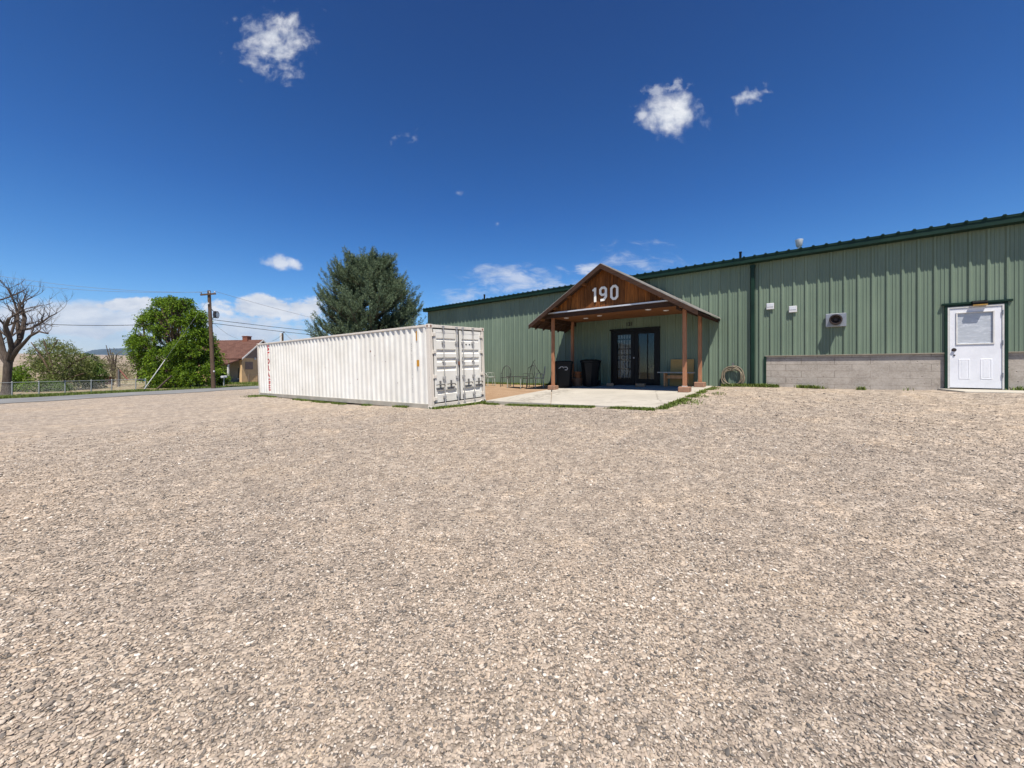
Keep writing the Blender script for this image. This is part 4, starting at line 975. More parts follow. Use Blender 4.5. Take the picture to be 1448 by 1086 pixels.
# ------------------------------------------------------------------ broadleaf trees
def broad(name, base, clumps, leaf, mat, label, trunk_r, fronds, group=None, nleaf=9, spray=.55, barkm='bark', star=False, droop=.35, parts=('trunk','branch','crown')):
    bx, by, bz = base; t = thing(name, label, 'tree' if 'tree' in name else 'shrub', base, None, group)
    C = np.array([c[:3] for c in clumps]); Rr = np.array([c[3] for c in clumps])
    top = C[:,2].max()
    if trunk_r > 0:
        b = MB(); ht = (top-bz)*.55; b.tube([(bx+.1*trunk_r*math.sin(k*2)*3,by,bz-.1+ht*k/6) for k in range(7)],[trunk_r*(1.25 if k == 0 else 1)*(1-k/9) for k in range(7)],9); b.build(parts[0],M[barkm],t,smooth=True)
    lm = MB()
    for c, r in zip(C,Rr):
        f = min(.8, max(.12,(c[2]-bz)/(top-bz)*.55)); a = (bx,by,bz+(top-bz)*f*.7); p = limb_path(a,c,.18); r0 = max(.015,trunk_r*.34) if trunk_r else .03
        lm.tube(p,[r0*(1-.75*k/6) for k in range(7)],5)
        for k in range(3):
            e = Vector(c)+Vector(tuple(unit(1)[0]))*r*.8; lm.tube(limb_path(p[4],e,.2,5),[r0*.35*(1-.7*k/4) for k in range(5)],4)
    lm.build(parts[1],M[barkm],t)
    w = Rr**2; idx = rng.choice(len(C),fronds,p=w/w.sum()); U = unit(fronds); rad = Rr[idx]*(.45+.55*rng.random(fronds)**.5)
    Q = C[idx]+U*rad[:,None]*np.array([1,1,.85]); D = U*.8+unit(fronds)*.6; D[:,2] += .15; D /= np.linalg.norm(D,axis=1,keepdims=True)
    if star: Q = C[idx]+U*(Rr[idx]*.35*rng.random(fronds))[:,None]; D = U+unit(fronds)*.25; D[:,2] += .22; D /= np.linalg.norm(D,axis=1,keepdims=True)
    SL_ = Rr[idx]*(.6+.7*rng.random(fronds)) if star else spray*(.5+.8*rng.random(fronds)); f = np.tile(np.linspace(.1,1,nleaf),fronds); Di = np.repeat(D,nleaf,0); 
    PP = np.repeat(Q,nleaf,0)+Di*(np.repeat(SL_,nleaf)*f)[:,None]; PP[:,2] -= droop*np.repeat(SL_,nleaf)*f**2
    n = len(PP); V, F = blades(PP, Di*.45+unit(n)*.8-np.array([0,0,.25]), leaf*(.6+.8*rng.random(n)), leaf*.42*(.7+.6*rng.random(n)), .15)
    mesh_np(parts[2],V,F,M[mat],t,off=base)
    return t
def clump_px(lst, Z, depth):
    "clump centres measured on the photo (x, y, radius in px) at distance Z, spread in depth"
    o = []
    for (x,y,r) in lst:
        Zc = Z+random.uniform(-depth,depth); o.append((*px(x,y,Zc), r/550*Zc))
    return o
random.seed(3)
Zt = 39.; bx, by, _ = px(254,548,Zt)
env = [(417,240,262),(430,219,270),(450,208,290),(470,187,295),(490,192,302),(510,202,304),(530,212,304),(547,224,298)]
ey, el, er = zip(*env); cl2 = []
for k in range(150):
    y = random.uniform(421,545); l, r_ = np.interp(y,ey,el), np.interp(y,ey,er); x = random.uniform(l+4,r_-4); dp = math.sqrt(max(.05,1-((x-(l+r_)/2)/((r_-l)/2))**2))*2.6
    if k < 22: t_ = k/21; y = 424+116*abs(2*t_-1)**1.15; l, r_ = np.interp(y,ey,el), np.interp(y,ey,er); x = l+2 if t_ < .5 else r_-3; dp = .3
    rr = random.choice((4,5,7,10,13))*(.8 if y < 440 else 1); cl2 += clump_px([(x,y,rr)],Zt+random.choice((-1,-1,1))*dp*random.uniform(.4,1),.2)
tr = broad('green_tree',(bx,by,h1(bx,by)),cl2,.20,'leaf','big bushy bright green leafy tree behind the brown utility pole',.24,5000,nleaf=14,droop=.45,star=True)
b = MB()
for pts in ([(205,480),(203,465),(202,455),(200,440)],[(203,462),(199,452),(198,446)],[(210,470),(214,458),(220,450)]):
    b.tube([px(x,y,Zt) for x,y in pts],[.09,.07,.055,.03][:len(pts)],6)
b.build('dead_branch',M['bark_dead'],tr,off=(bx,by,h1(bx,by)))

# bare pollarded tree on the left edge
def dead_tree():
    Z0 = 26.2; bx, by, _ = px(10,561,Z0); bz = h1(bx,by)-.1; t = thing('bare_tree','thick trunked bare grey tree with no leaves at the left behind the wire fence','tree',(bx,by,bz)); random.seed(12)
    sc = Z0/550
    def P(x, y, d=0): q = px(x,y,Z0+d); return Vector(q)
    tk = MB(); tk.tube([P(9,563),P(9,552),P(10,535),P(11,520),P(12,510)],[.34,.23,.20,.21,.20],12)
    tk.build('trunk',M['bark_dead'],t,smooth=True)
    b = MB(); tw = MB()
    def twig(p, d, L, r, lev):
        pts = [p]; q = p.copy(); dd = d.copy()
        for k in range(5):
            dd = (dd+Vector((random.gauss(0,.16),random.gauss(0,.16),random.gauss(.10,.12)))).normalized(); q = q+dd*L/5; pts.append(q.copy())
        (b if lev < 1 else tw).tube(pts,[r*(1-.14*k) for k in range(6)],6 if lev < 1 else 4)
        if lev < 3:
            for k in range(random.choice((2,3,3,4)) if lev else 4):
                i = random.choice((1,2,3,4,5)); s = Vector((random.gauss(0,1),random.gauss(0,1),random.gauss(.35,.5))).normalized()
                twig(pts[i],(dd*.8+s*.75).normalized(),L*random.uniform(.5,.8),r*.5,lev+1)
    limbs = [([(12,512),(5,495),(0,478),(-4,460),(-6,440),(-3,425)],[.24,.2,.17,.15,.13,.10]),
             ([(12,511),(17,495),(14,478),(10,462),(13,450)],[.24,.20,.17,.15,.12]),
             ([(13,511),(21,494),(29,478),(32,462),(34,450),(31,436)],[.26,.21,.18,.16,.14,.11]),
             ([(15,508),(26,495),(34,484),(43,473),(55,468),(68,472)],[.20,.17,.13,.10,.08,.05]),
             ([(33,466),(45,465),(58,456),(68,448),(80,443)],[.12,.10,.08,.06,.04]),
             ([(10,513),(-2,502),(-14,490),(-24,470),(-30,450)],[.22,.18,.15,.12,.10]),
             ([(27,480),(25,462),(26,446),(22,430),(12,408)],[.13,.11,.09,.07,.05]),
             ([(14,478),(20,462),(24,448),(30,428),(46,420)],[.12,.09,.08,.06,.04])]
    for pts, rr in limbs:
        dz = random.uniform(-1.3,1.3); n = len(pts); V3 = [P(x,y,dz*i/(n-1)) for i,(x,y) in enumerate(pts)]
        for v in V3[1:-1]: v += Vector((random.gauss(0,.05),0,random.gauss(0,.05)))
        b.tube(V3,[q*.74 for q in rr],8)
        for i in range(max(1,n-3),n):
            for k in range(3 if i == n-1 else 2):
                s = Vector((random.gauss(0,.8),random.gauss(0,.8),random.uniform(.4,1.3))).normalized(); twig(V3[i],s,random.uniform(.7,1.35),rr[i]*.42,1)
    b.build('limb',M['bark_dead'],t,smooth=True); tw.build('twigs',M['bark_dead'],t)
dead_tree()

random.seed(9)
def shrub(name, x, y, Z, cl, depth, leaf, mat, label, fronds, r=.05, **k):
    bx, by, _ = px(x,y,Z); bz = h1(bx,by); return broad(name,(bx,by,bz),clump_px(cl,Z,depth),leaf,mat,label,r,fronds,**k)
# straggly olive tree behind the fence: visible limbs, thin crown
Zs = 36.
ob_ = shrub('olive_tree',72,553,Zs,[(52,505,9),(62,492,9),(48,516,8),(78,488,8),(88,498,11),(100,503,10),(110,510,10),(96,515,11),(82,508,10),(66,512,10),(58,526,9),(74,526,11),(92,528,11),(108,524,10),(120,516,7),(80,540,11),(100,538,10),(64,540,8),(116,532,8),(96,490,6),(70,484,5)],1.3,.15,'leaf_olive','straggly olive green tree with bare limbs showing, right of the bare grey tree',2300,r=.13,nleaf=6,spray=.6)
b = MB()
for pts, rr in (([(76,548),(72,530),(62,510),(50,492),(44,484)],.11),([(76,545),(75,520),(68,502),(62,482)],.09),([(78,548),(90,525),(105,512),(122,505)],.09),([(80,550),(96,535),(118,528)],.08),([(68,502),(76,490),(82,480)],.06)):
    b.tube([px(x,y,Zs-.8) for x,y in pts],[rr*(1-.17*i) for i in range(len(pts))],6)
b.build('bare_limb',M['bark'],ob_,off=tuple(ob_['org']))
shrub('round_shrub',26,555,33,[(20,540,6),(27,531,6),(33,535,5),(24,546,7),(34,545,6),(30,522,5),(40,545,6),(18,532,4)],.8,.15,'leaf','small bright green bush beside the trunk of the bare tree',900,r=.03,nleaf=5,spray=.3)
shrub('dark_shrub',70,556,33.5,[(62,546,7),(72,545,8),(82,547,7),(76,552,6),(90,548,6),(66,553,5)],.7,.13,'leaf_dark','dark low bush right behind the wire fence under the olive tree',900,r=.03,nleaf=5,spray=.3)
shrub('bushy_shrub',128,548,39,[(122,522,9),(132,518,8),(128,534,10),(138,530,8),(118,538,7),(126,507,6),(136,542,7)],1,.18,'leaf_dark','leafy mid green bush left of the faded red board',1100,r=.05,nleaf=6,spray=.4)
shrub('thin_shrub',160,540,46,[(160,515,7),(153,522,7),(168,520,8),(176,524,8),(162,530,8),(172,533,8),(148,514,5),(183,530,6),(165,504,5)],1,.13,'leaf_dry','thin dry grey green shrub with upright twigs near the small blue shed',800,r=.06,nleaf=5,spray=.55,droop=-.2)
b = MB(); o_ = [o for o in bpy.data.objects if o.name == 'thin_shrub'][0]
for x0,x1,y1 in ((158,150,488),(160,155,492),(161,159,498),(157,145,508),(163,166,500)): b.tube([px(160,540,46),px(x0,518,46),px((x0+x1)/2,503,46),px(x1,y1,46)],[.10,.08,.06,.03],5)
b.build('dead_branch',M['bark_dead'],o_,off=tuple(o_['org']))
for x,y,Z,r,lab in ((196,506,95,7,'small pale round tree far off in front of the mountain'),(58,516,120,6,'distant low grey green tree left of the straggly olive tree'),(142,516,130,7,'distant dark tree right of the bushy green shrub')):
    shrub('distant_tree',x,y+12,Z,[(x-3,y,r*.7),(x+4,y-1,r*.7),(x,y+5,r*.8),(x+1,y-4,r*.6)],1,.5,'leaf_olive' if x != 196 else 'leaf_dry',lab,260,r=.2,nleaf=5,spray=1.3,group='distant trees in the field')
shrub('house_shrub',316,543,42,[(310,535,5),(314,532,5),(317,537,4),(311,541,4)],.5,.18,'leaf','light green bush at the corner of the house porch',700,r=.03,nleaf=5,spray=.35)

# ------------------------------------------------------------------ wire fence along the road
def fence():
    def onf(k, t=-6.4):  # intersection of the view ray with the fence line
        Z = (t-(-RP[0])*RD.y-RP[1]*RD.x)/(k*RD.y-RD.x); return k*Z, Z
    xs_ = [-60,-20,17,55,92,129,158,192,206]; pts = [onf((x-724)/550) for x in xs_]; hf = .98
    x0, y0 = pts[2]; t = thing('wire_fence','low chain link fence with grey steel posts along the far side of the road','fence',(x0,y0,h1(x0,y0)))
    tops = []
    for x, y in pts:
        z = h1(x,y); b = MB(); b.tube([(x,y,z-.1),(x,y,z+hf)],.032,8); b.tube([(x,y,z+hf),(x,y,z+hf+.05)],[.04,.012],8); b.build('fence_post',M['galv_post'],t,smooth=True); tops.append((x,y,z+hf-.02))
    b = MB(); b.tube(tops,.021,6); b.build('top_rail',M['galv_post'],t)
    b = MB(); r = .0022
    def at(u, f):   # u metres along, f height fraction
        acc = 0
        for (a,c) in zip(tops,tops[1:]):
            L = math.dist(a[:2],c[:2])
            if u <= acc+L or c is tops[-1]:
                g = (u-acc)/L; x = a[0]+(c[0]-a[0])*g; y = a[1]+(c[1]-a[1])*g; z = a[2]+(c[2]-a[2])*g; return (x,y,z-(hf-.06)*(1-f))
            acc += L
    LT = sum(math.dist(a[:2],c[:2]) for a,c in zip(tops,tops[1:])); u = 0
    while u < LT-.95:
        b.tube([at(u,0),at(u+.92,1)],r,3,cap=False); b.tube([at(u+.92,0),at(u,1)],r,3,cap=False); u += .085
    b.build('wire_mesh',M['galv_post'],t)
    gp_ = []
    for a,c in zip(pts,pts[1:]): gp_ += strip(a,c,1500,.45,0,.8,-.3)
    for k in range(14000): 
        u = random.uniform(-12,34); tt = random.gauss(-5.5,.35); q = at_road(tt,u); gp_.append((*q,0))
    grass('verge_grass',gp_,.16)
fence()

# ------------------------------------------------------------------ utility pole, wires
Zp = 34.5; pb = px(302,548,Zp); pz = h1(pb[0],pb[1]); ptop = Vector(px(295.5,411,Zp)); pb = Vector((pb[0],pb[1],pz))
up = thing('utility_pole','tall brown wooden utility pole with a short crossarm in front of the green tree','utility pole',tuple(pb))
b = MB(); b.tube([pb.lerp(ptop,k/5)-Vector((0,0,.1 if k == 0 else 0)) for k in range(6)],[.17,.165,.155,.145,.135,.125],12); b.build('pole',M['pole'],up,smooth=True)
ca = ptop-Vector((0,0,.35)); dx = Vector((.94,.34,0)).normalized()
b = MB(); rm = Matrix.Rotation(math.atan2(dx.y,dx.x),3,'Z') @ Matrix.Rotation(R(-9),3,'Y')
b.box(ca.x-.58,ca.x+.58,ca.y-.23,ca.y-.13,ca.z-.07,ca.z+.07,rot=rm,piv=ca); b.build('crossarm',M['pole'],up,bevel=.01)
ins = []
for k in (-.5,.12,.5):
    q = ca+rm@Vector((k,-.18,.07)); ins.append(q); b = MB(); b.lathe(tuple(q),[(.03,0),(.03,.05),(.055,.07),(.05,.13),(.02,.15)],10); b.build('insulator',M['galv'] if k > 0 else M['handle_dark'],up,smooth=True)
for y, r in ((429,.07),(525,.06)):
    q = Vector(px(294.5 if y < 500 else 302.5,y,Zp-.2)); b = MB(); b.lathe((q.x,q.y,q.z-.07),[(.03,0),(r,.03),(r,.1),(.03,.13)],10); b.build('bracket_cap',M['galv'],up,smooth=True)
q = Vector(px(305,445,Zp)); b = MB()
for k in range(4): b.tube([(q.x+.16*math.cos(a)+.03*k,q.y-.1+.06*k,q.z+.30*math.sin(a)) for a in [2*math.pi*j/20 for j in range(21)]],.022,5)
b.box(q.x-.14,q.x+.0,q.y-.12,q.y+.05,q.z-.22,q.z+.26); b.tube([q+Vector((-.1,0,.2)),Vector(px(298,436,Zp))],.03,6); b.tube([q+Vector((-.1,0,-.2)),Vector(px(299,452,Zp))],.03,6); b.build('cable_coil',M['wire'],up)
def wire(name, a, c, sag, r, label, mat='wire', n=24):
    a, c = Vector(a), Vector(c); b = MB(); pts = []
    for i in range(n+1):
        t = i/n; q = a.lerp(c,t); q.z -= sag*4*t*(1-t); pts.append(q)
    b.tube(pts,r,5); return solo(b,name,M[mat],label,'cable',tuple(a),None,'overhead cables')
wire('power_line',ins[0]+Vector((0,0,.15)),px(-60,380,31),.5,.013,'thin pale overhead cable running left from the crossarm, upper of two','wire_pale')
wire('power_line',ins[1]+Vector((0,0,.15)),px(-60,391,32),.5,.013,'thin pale overhead cable running left from the crossarm, lower of two','wire_pale')
wire('power_line',ins[2]+Vector((0,0,.15)),px(560,470,75),.6,.015,'faint overhead cable running right from the top of the utility pole','wire_pale')
wire('telephone_line',px(250,457,39),px(-80,448,34),.45,.028,'dark thick overhead cable crossing left in front of the white cloud')
wire('telephone_line',px(300,452,Zp),px(640,480,78),.5,.024,'upper dark cable running right above the house roof')
wire('telephone_line',px(300,457,Zp),px(640,486,78),.5,.024,'lower dark cable running right above the house roof')
wire('service_line',px(297,440,Zp),px(262,462,38),.3,.012,'slack thin cable dropping from the pole into the green tree')
wire('service_line',px(300,455,Zp),px(337,479,50),.25,.010,'thin slack cable dropping from the pole to the chimney')
# stay wire with its pale guard
ga = Vector(px(202,553,31.4)); ga.z = h1(ga.x,ga.y); gt = pb.lerp(ptop,.93); dr = (gt-ga)
gw = thing('guy_wire','slanted stay wire with a white guard anchored beside the road left of the pole','guy wire',tuple(ga))
b = MB(); b.tube([ga,gt],.007,5); b.build('stay_cable',M['wire_pale'],gw)
b = MB(); b.tube([ga+dr*.015,ga+dr*.31],.03,7); b.build('guard',M['white_trim'],gw)
# second pole, far behind the container
q = px(398,500,62); z0 = h1(q[0],q[1]); tp = Vector(px(398,471,62))
fp = thing('service_mast','short grey service pole with a white side far behind the container','pole',(q[0],q[1],z0))
b = MB(); b.box(tp.x-.2,tp.x+.12,tp.y-.14,tp.y+.14,z0,tp.z); b.build('mast',M['white_trim'],fp); b = MB(); b.box(tp.x+.122,tp.x+.26,tp.y-.14,tp.y+.14,z0,tp.z-.1); b.build('backing_post',M['pole'],fp); b = MB(); b.tube([tp+Vector((.1,0,-.1)),tp+Vector((.4,0,.2)),tp+Vector((.5,0,.1))],.05,6); b.build('weather_head',M['handle_dark'],fp)
wire('service_line',tp+Vector((.4,0,.1)),px(385,482,56),.2,.02,'cable sloping down left from the service pole behind the container')
wire('service_line',tp+Vector((.4,0,.1)),px(430,490,62),.3,.02,'cable sloping down right from the service pole behind the container')

# ------------------------------------------------------------------ the house
hc = px(342,540,50.); a = R(-10); hz = h1(hc[0],hc[1]+3)-.1
HF = Matrix.Translation((hc[0],hc[1],0)) @ Matrix.Rotation(a,4,'Z')      # x along the ridge to the right, y back
hs = thing('house','small tan house with brown shingled gable roof, chimney and porch across the road','house',(-4,3,hz),HF)
EH, RH, HW_, HL = CAMZ+1.36, CAMZ+3.72, 6.0, 9.5
b = MB(); b.box(-HL,-3.6,0,HW_,hz-.3,EH-.1); b.box(-3.6,-.35,.9,HW_,hz-.3,EH-.1); b.box(-.35,-.002,.0,HW_,hz-.3,EH-.1) ; b.build('wall',M['stucco'],hs)
b = MB(); b.box(-3.58,-.36,.885,.898,hz-.3,EH-.12); b.build('porch_wall',M['stucco_shade'],hs)  # thin sheet over the recessed wall, coloured as stucco in shade
b = MB(); b.prism([(.02,EH-.1),(HW_-.02,EH-.1),(HW_/2,RH-.15)], -.12, .0, 'x'); b.build('gable_wall',M['gable_siding'],hs)
for sy in (0,1):
    b = MB(); y0 = -.35 if sy == 0 else HW_+.35; b.prism([(y0,EH-.25),(HW_/2,RH-.0),(HW_/2,RH+.1),(y0,EH-.15)], -HL-.3, .38, 'x'); r_ = b.build('roof',M['shingle'],hs)
    b = MB(); b.prism([(y0,EH-.34),(HW_/2,RH-.10),(HW_/2,RH+.11),(y0,EH-.14)], .382, .43, 'x'); b.build('barge_board',M['white_trim'],r_)
b = MB(); b.prism([(-1.9,EH-.95),(-.0,EH-.32),(-.0,EH-.2),(-1.9,EH-.82)], -4.6, -.1, 'x'); b.build('porch_awning',M['shingle'],hs)
for x in (-4.3,-2.3,-.3):
    b = MB(); b.box(x-.08,x+.08,-1.75,-1.6,hz-.2,EH-.9); b.build('porch_post',M['white_trim'],hs)
b = MB(); b.box(-4.6,-.1,-1.85,.0,hz-.3,hz+.12); b.build('porch_floor',M['step'],hs)
b = MB(); b.box(-1.45,-.75,.85,.884,hz+.75,hz+2.1); w_ = b.build('window',M['window_dark'],hs)
b = MB(); b.box(-1.5,-.7,.84,.884,hz+.62,hz+.74); b.build('window_sill',M['white_trim'],w_)
b = MB(); b.box(-1.4,-.8,.7,.884,hz+.12,hz+.5); b.build('porch_bench',M['shed_wood'],hs)
b = MB(); b.box(.002,.03,.5,1.7,hz+1.9,hz+2.9); b.build('boarded_window',M['gable_siding'],hs)
b = MB(); b.box(.002,.05,2.6,2.8,hz+2.2,hz+2.6); b.build('wall_lamp',M['vent_dark'],hs)
b = MB(); b.box(.0,.08,1.9,2.15,EH-.30,EH-.02); b.build('meter_box',M['white_trim'],hs)
b = MB(); b.box(-2.55,-1.8,HW_/2-.35,HW_/2+.35,RH-.3,RH+.52); b.box(-2.6,-1.75,HW_/2-.4,HW_/2+.4,RH+.522,RH+.62); b.build('chimney',M['brick_red'],hs)
# little fence in front of the gable, road sign, shed, boards
q = px(316.5,548,38); z = h1(q[0],q[1]); b = MB(); b.box(q[0]-.04,q[0]+.04,q[1]-.04,q[1]+.04,z-.1,z+.9); mp = thing('mailbox','pale mailbox on a thin post beside the road in front of the house','mailbox',(q[0],q[1],z)); b.build('post',M['galv_post'],mp)
b = MB(); b.prism([(q[0]-.14,z+.902),(q[0]+.14,z+.902),(q[0]+.14,z+1.05),(q[0]+.07,z+1.12),(q[0]-.07,z+1.12),(q[0]-.14,z+1.05)], q[1]-.25, q[1]+.25, 'y'); b.build('box',M['box_grey'],mp)
hw_ = [HF@Vector((1.6,-.6,0)),HF@Vector((1.6,3.5,0)),HF@Vector((1.6,8,0))]; hf2 = thing('garden_fence','thin brown garden fence in front of the house gable','fence',(hw_[0].x,hw_[0].y,h1(hw_[0].x,hw_[0].y)))
for k in range(7):
    v = hw_[0].lerp(hw_[2],k/6); z = h1(v.x,v.y); b = MB(); b.box(v.x-.04,v.x+.04,v.y-.04,v.y+.04,z-.1,z+1.15); b.build('fence_post',M['shed_wood'],hf2)
b = MB(); zz = h1(hw_[0].x,hw_[0].y); b.tube([hw_[0]+Vector((0,0,zz+1.1)),hw_[2]+Vector((0,0,h1(hw_[2].x,hw_[2].y)+1.1))],.02,5); b.tube([hw_[0]+Vector((0,0,zz+.5)),hw_[2]+Vector((0,0,h1(hw_[2].x,hw_[2].y)+.5))],.012,5); b.build('fence_rail',M['shed_wood'],hf2)
gp_ = []
for k in range(5200):
    v = HF@Vector((random.uniform(-6,7),random.uniform(-4.5,-.5),0)); gp_.append((v.x,v.y,0))
for k in range(2500):
    v = HF@Vector((random.uniform(.5,7),random.uniform(-3,6),0)); gp_.append((v.x,v.y,0))
grass('lawn_grass',gp_,.22)
Zd = 60.; q = px(203,536,Zd); z = h1(q[0],q[1]); sh = thing('field_shed','small open shed with a blue side and pale flat roof in the field','shed',(q[0],q[1],z))
k = Zd/550
b = MB(); b.box(q[0]-10*k,q[0]+8*k,q[1]+1.4,q[1]+1.5,z-.1,z+1.25); b.box(q[0]-10*k,q[0]-9.4*k,q[1],q[1]+1.4,z-.1,z+1.25); b.build('wall',M['shed_wood'],sh)
b = MB(); b.box(q[0]+1*k,q[0]+5*k,q[1]-.06,q[1]+.0,z-.1,z+1.24); b.build('blue_door',M['shed_blue'],sh)
b = MB(); b.box(q[0]-12*k,q[0]+10*k,q[1]-.3,q[1]+1.6,z+1.255,z+1.36); b.build('roof',M['white_trim'],sh)
q0, q1 = px(127,541,44), px(160,539,47); 
b = MB(); za = h1(q0[0],q0[1]); zb_ = h1(q1[0],q1[1]); b.rings([[(q0[0],q0[1],za+.1),(q1[0],q1[1],zb_+.1),(q1[0],q1[1]+.06,zb_+.1),(q0[0],q0[1]+.06,za+.1)],[(q0[0],q0[1],za+1.15),(q1[0],q1[1],zb_+1.05),(q1[0],q1[1]+.06,zb_+1.05),(q0[0],q0[1]+.06,za+1.15)]])
rb = thing('board_fence','faded red board fence panel standing in the field behind the wire fence','fence',(q0[0],q0[1],za)); b.build('board_panel',M['red_board'],rb)
for qq, zz, nm, mt in ((q0,za,'fence_post','pole'),(q1,zb_,'fence_post','white_trim')):
    b = MB(); b.cyl((qq[0],qq[1]-.09,zz-.1),.08,1.75,10); b.lathe((qq[0],qq[1]-.09,zz+1.652),[(.1,0),(.11,.05),(.06,.12)],10); b.build(nm,M[mt],rb)
q = px(168.5,545,42); z = h1(q[0],q[1]); fr_t = thing('swing_frame','old post with a slanting red brace in the field near the blue shed','post',(q[0],q[1],z))
b = MB(); b.box(q[0]-.07,q[0]+.07,q[1]-.07,q[1]+.07,z-.1,z+1.9); b.build('post',M['handle_dark'],fr_t); b = MB(); b.tube([(q[0]+.071,q[1],z+1.8),(q[0]+.75,q[1]+.2,z+.75)],.07,6); b.build('brace',M['red_board'],fr_t)
b = MB(); b.box(q[0]-.25,q[0]-.12,q[1]-.05,q[1]+.05,z-.1,z+1.75); b.build('side_post',M['shed_wood'],fr_t)
b = MB(); q0, q1 = Vector(px(222,548,33.5)), Vector(px(243,531,34.)); q0.z = h1(q0.x,q0.y)+.06; b.tube([q0,q0.lerp(q1,.5),q1],[.09,.08,.06],7)
solo(b,'fallen_branch',M['bark_dead'],'fallen pale branch propped against the left foot of the green tree','branch',tuple(q0))

# ------------------------------------------------------------------ hills and mountain
def ridge(name, mat, az0, az1, dist, depth, fn, n=90, m=14):
    A, B = np.meshgrid(np.linspace(az0,az1,n), np.linspace(0,1,m)); X, Y = A*(dist+B*depth), dist+B*depth
    k = np.sin(np.pi*np.clip(B,0,1)*.5)**1.2
    Z = np.array([[fn(a)*kk*(1+.10*mnoise.noise(Vector((a*14,b_*5,1)))) for a,b_,kk in zip(ra,rb_,rk)] for ra,rb_,rk in zip(A,B,k)])
    Z0 = -.6+(np.hypot(X,Y)-150)*.0235
    V = np.stack([X,Y,np.maximum(Z0-8, CAMZ+Z*(dist+B*depth)/550)],-1).reshape(-1,3); I = (np.arange(m-1)[:,None]*n+np.arange(n-1)[None,:]).ravel()
    return struct(mesh_np(name,V,np.stack([I,I+1,I+n+1,I+n],1),mat,smooth=True))
def mt(a):
    x = 724+a*550
    return np.interp(x,[-400,-60,10,30,60,90,115,130,150,175,195,215,240,300,380,460],[14,16,19,18,15,16,20,25,26.5,28,28.5,28,27,22,20,18])+1.0*mnoise.noise(Vector((x*.06,0,0)))
def haze():
    m = NT('thin_dry_air'); m.t.nodes.remove(m.out); o = m.n('ShaderNodeOutputMaterial'); v = m.n('ShaderNodeVolumePrincipled')
    m.set(v,'Color',(.55,.74,1.0)); m.set(v,'Density',HAZE); m.set(v,'Anisotropy',.2); m.link(v.outputs[0],o.inputs['Volume'])
    b = MB(); b.box(-9000,6000,-900,10500,-14,700); struct(b.build('haze',m.mat),'stuff')
HAZE = 5.5e-5
haze()
ridge('mountain',M['mountain'],-2.3,-.45,5200,1500,mt,160)
# ------------------------------------------------------------------ sky, sun, camera
EL_, AZ = R(64), R(47)
sh_ = (math.cos(AZ)*(-NX)+math.sin(AZ)*NY, math.cos(AZ)*(-NY)+math.sin(AZ)*(-NX))
SD = Vector((sh_[0]*math.cos(EL_), sh_[1]*math.cos(EL_), math.sin(EL_)))
sl_ = bpy.data.lights.new('sun','SUN'); sl_.energy = 5.0; sl_.angle = R(.53); sl_.color = (1,.955,.88)
so = bpy.data.objects.new('sun', sl_); COL.objects.link(so); so.rotation_euler = (-SD).to_track_quat('-Z','Y').to_euler(); so.location = SD*60
wd = bpy.data.worlds.new('World'); SC.world = wd; wd.use_nodes = True
t = wd.node_tree; t.nodes.clear()
class WN(NT):
    def __init__(self, tree): self.t = tree
w = WN(t); out = w.n('ShaderNodeOutputWorld')
sky = w.n('ShaderNodeTexSky', sky_type='NISHITA', sun_disc=False, sun_elevation=EL_, sun_rotation=math.atan2(SD.x,SD.y), altitude=1700, air_density=1.0, dust_density=.1, ozone_density=2.2)
hs_ = w.n('ShaderNodeHueSaturation'); w.set(hs_,'Color',sky.outputs[0]); w.set(hs_,'Saturation',1.36); w.set(hs_,'Value',1.08); w.set(hs_,'Hue',.499)
dirv = w.coord('Generated'); sp = w.n('ShaderNodeSeparateXYZ'); w.link(dirv, sp.inputs[0])
gr = w.ramp(sp.outputs[2],[(.0,(.95,.98,1.03)),(.14,(.82,.98,1.10)),(.36,(.46,.69,.94)),(.72,(.20,.41,.64))])
skyc = w.mix(1, hs_.outputs[0], gr, 'MULTIPLY')
yy = w.math('MAXIMUM', sp.outputs[1], .04); U = w.math('DIVIDE', sp.outputs[0], yy); Vv = w.math('DIVIDE', sp.outputs[2], yy)
cb = w.n('ShaderNodeCombineXYZ'); w.link(U,cb.inputs[0]); w.link(Vv,cb.inputs[1]); uv = cb.outputs[0]
front = w.mapr(sp.outputs[1],.05,.15)
wn = w.n('ShaderNodeTexNoise'); w.set(wn,'Vector',uv); w.set(wn,'Scale',9.); w.set(wn,'Detail',3.); 
vs_ = w.n('ShaderNodeVectorMath',operation='SUBTRACT'); w.link(wn.outputs['Color'],vs_.inputs[0]); vs_.inputs[1].default_value=(.5,.5,.5)
vm_ = w.n('ShaderNodeVectorMath',operation='MULTIPLY_ADD'); w.link(vs_.outputs[0],vm_.inputs[0]); vm_.inputs[1].default_value=(.045,.045,0); w.link(uv,vm_.inputs[2]); wuv = vm_.outputs[0]
nA = w.noise(wuv, 22, 8, .57); nB = w.noise(wuv, 9, 7, .6); nS = w.noise(w.mapping(wuv,(1,2.6,1),(0,0,0),(0,0,R(-28))), 13, 9, .66, .5); nH = w.noise(w.mapping(wuv,(1,2.4,1)), 6.5, 9, .6); nF = w.noise(w.mapping(wuv,(1,1.9,1)), 13, 10, .62); nH2 = w.noise(w.mapping(wuv,(1,5,1)),3.2,6,.6)
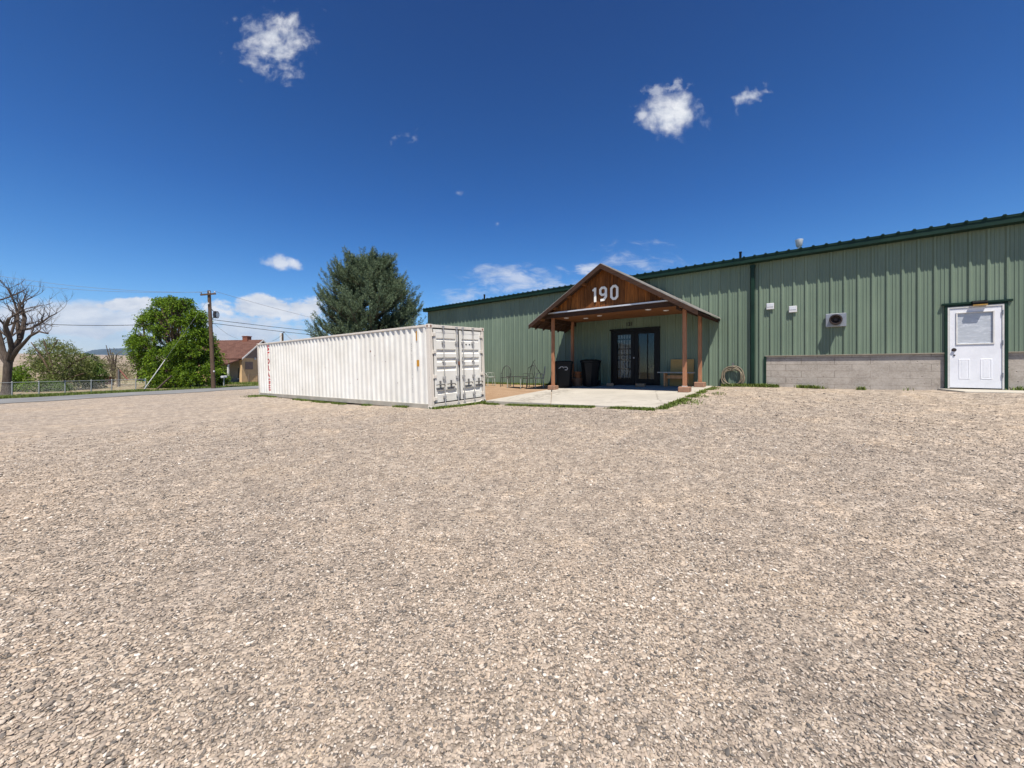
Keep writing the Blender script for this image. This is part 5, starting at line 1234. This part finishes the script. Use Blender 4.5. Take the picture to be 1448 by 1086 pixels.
def ell(x, y, rx, ry, rot=0):
    u, v = (x-724)/550, (520-y)/550; a, b = rx/550, ry/550
    du, dv = w.math('SUBTRACT',U,u), w.math('SUBTRACT',Vv,v); c, s = math.cos(rot), math.sin(rot)
    e1 = w.math('DIVIDE', w.math('ADD', w.math('MULTIPLY',du,c), w.math('MULTIPLY',dv,s)), a); e2 = w.math('DIVIDE', w.math('SUBTRACT', w.math('MULTIPLY',dv,c), w.math('MULTIPLY',du,s)), b)
    return w.math('SQRT', w.math('ADD', w.math('MULTIPLY',e1,e1), w.math('MULTIPLY',e2,e2)))
def puff(x, y, rx, ry, nz, gain, lo, hi, peak, rot=0):
    d = ell(x,y,rx,ry,rot); k = w.math('ADD', w.math('MULTIPLY', w.math('SUBTRACT',1,d), gain), w.math('SUBTRACT',nz,.5))
    return w.math('MULTIPLY', w.mapr(k, lo, hi, 0, 1, True), peak)
clouds = [puff(388,62,72,62,nA,.40,.06,.50,.9), puff(948,160,62,44,nA,.72,.10,.66,1.0), puff(940,126,50,16,nA,.3,.08,.3,.5,R(12)), puff(910,162,26,14,nA,.4,.10,.4,.7,R(25)),
          puff(1056,138,44,20,nA,.3,.10,.40,.62,R(24)), puff(401,373,48,15,nA,.55,.12,.45,.8,R(-4)), puff(566,190,30,14,nA,.2,.10,.35,.4), puff(648,273,14,9,nA,.3,.14,.4,.4), puff(704,316,12,8,nA,.3,.14,.4,.35),
          puff(735,396,100,30,nS,.36,.05,.42,.62,R(-6)), puff(905,368,85,34,nS,.26,.08,.46,.5), puff(660,418,50,16,nS,.36,.05,.4,.6), puff(830,380,26,12,nS,.5,.08,.4,.7),
          puff(178,431,60,12,nF,.55,.02,.2,.96), puff(385,437,110,22,nF,.42,.03,.22,.96,R(-3)), puff(335,468,150,38,nF,.45,.0,.34,.85), puff(90,452,170,32,nH,.55,-.04,.26,.9), puff(90,448,220,26,nF,.5,.0,.3,.85), puff(210,492,420,28,nH2,.6,-.2,.34,.6), puff(60,520,700,16,nH2,1.1,-.1,.5,.6)]
den = clouds[0]
for c in clouds[1:]: den = w.math('MAXIMUM', den, c)
den = w.math('MULTIPLY', den, front)
shade = w.noise(w.mapping(wuv,(1,3.0,1)), 11, 6, .6); CB = 8.6
ccol = w.ramp(shade, [(.32,(.66*CB/10,.71*CB/10,.80*CB/10)),(.52,(.88*CB/10,.90*CB/10,.94*CB/10)),(.68,(1.02*CB/10,1.02*CB/10,1.03*CB/10))])
cs = w.n('ShaderNodeVectorMath',operation='SCALE'); w.link(ccol,cs.inputs[0]); cs.inputs['Scale'].default_value = 9.0
mx = w.mix(den, skyc, cs.outputs[0])
bg = w.n('ShaderNodeBackground'); w.set(bg,'Strength',.085); w.link(mx,bg.inputs[0]); w.link(bg.outputs[0],out.inputs[0])

cam = bpy.data.cameras.new('camera'); co = bpy.data.objects.new('camera', cam); COL.objects.link(co); SC.camera = co
co.location = (0,0,CAMZ); co.rotation_euler = (R(90),0,0); cam.sensor_width = 36; cam.lens = 36*550/1448; cam.shift_y = -(543-520)/1448; cam.clip_start = .05; cam.clip_end = 40000
vs = SC.view_settings; vs.view_transform = 'Standard'; vs.look = 'None'; vs.exposure = EXPO; vs.gamma = 1; vs.use_curve_mapping = False
SC.cycles.max_bounces = 8; SC.cycles.diffuse_bounces = 1; SC.cycles.transparent_max_bounces = 16; SC.cycles.use_denoising = True
SC.render.film_transparent = False
for o in SC.objects:
    if 'org' in o: del o['org']
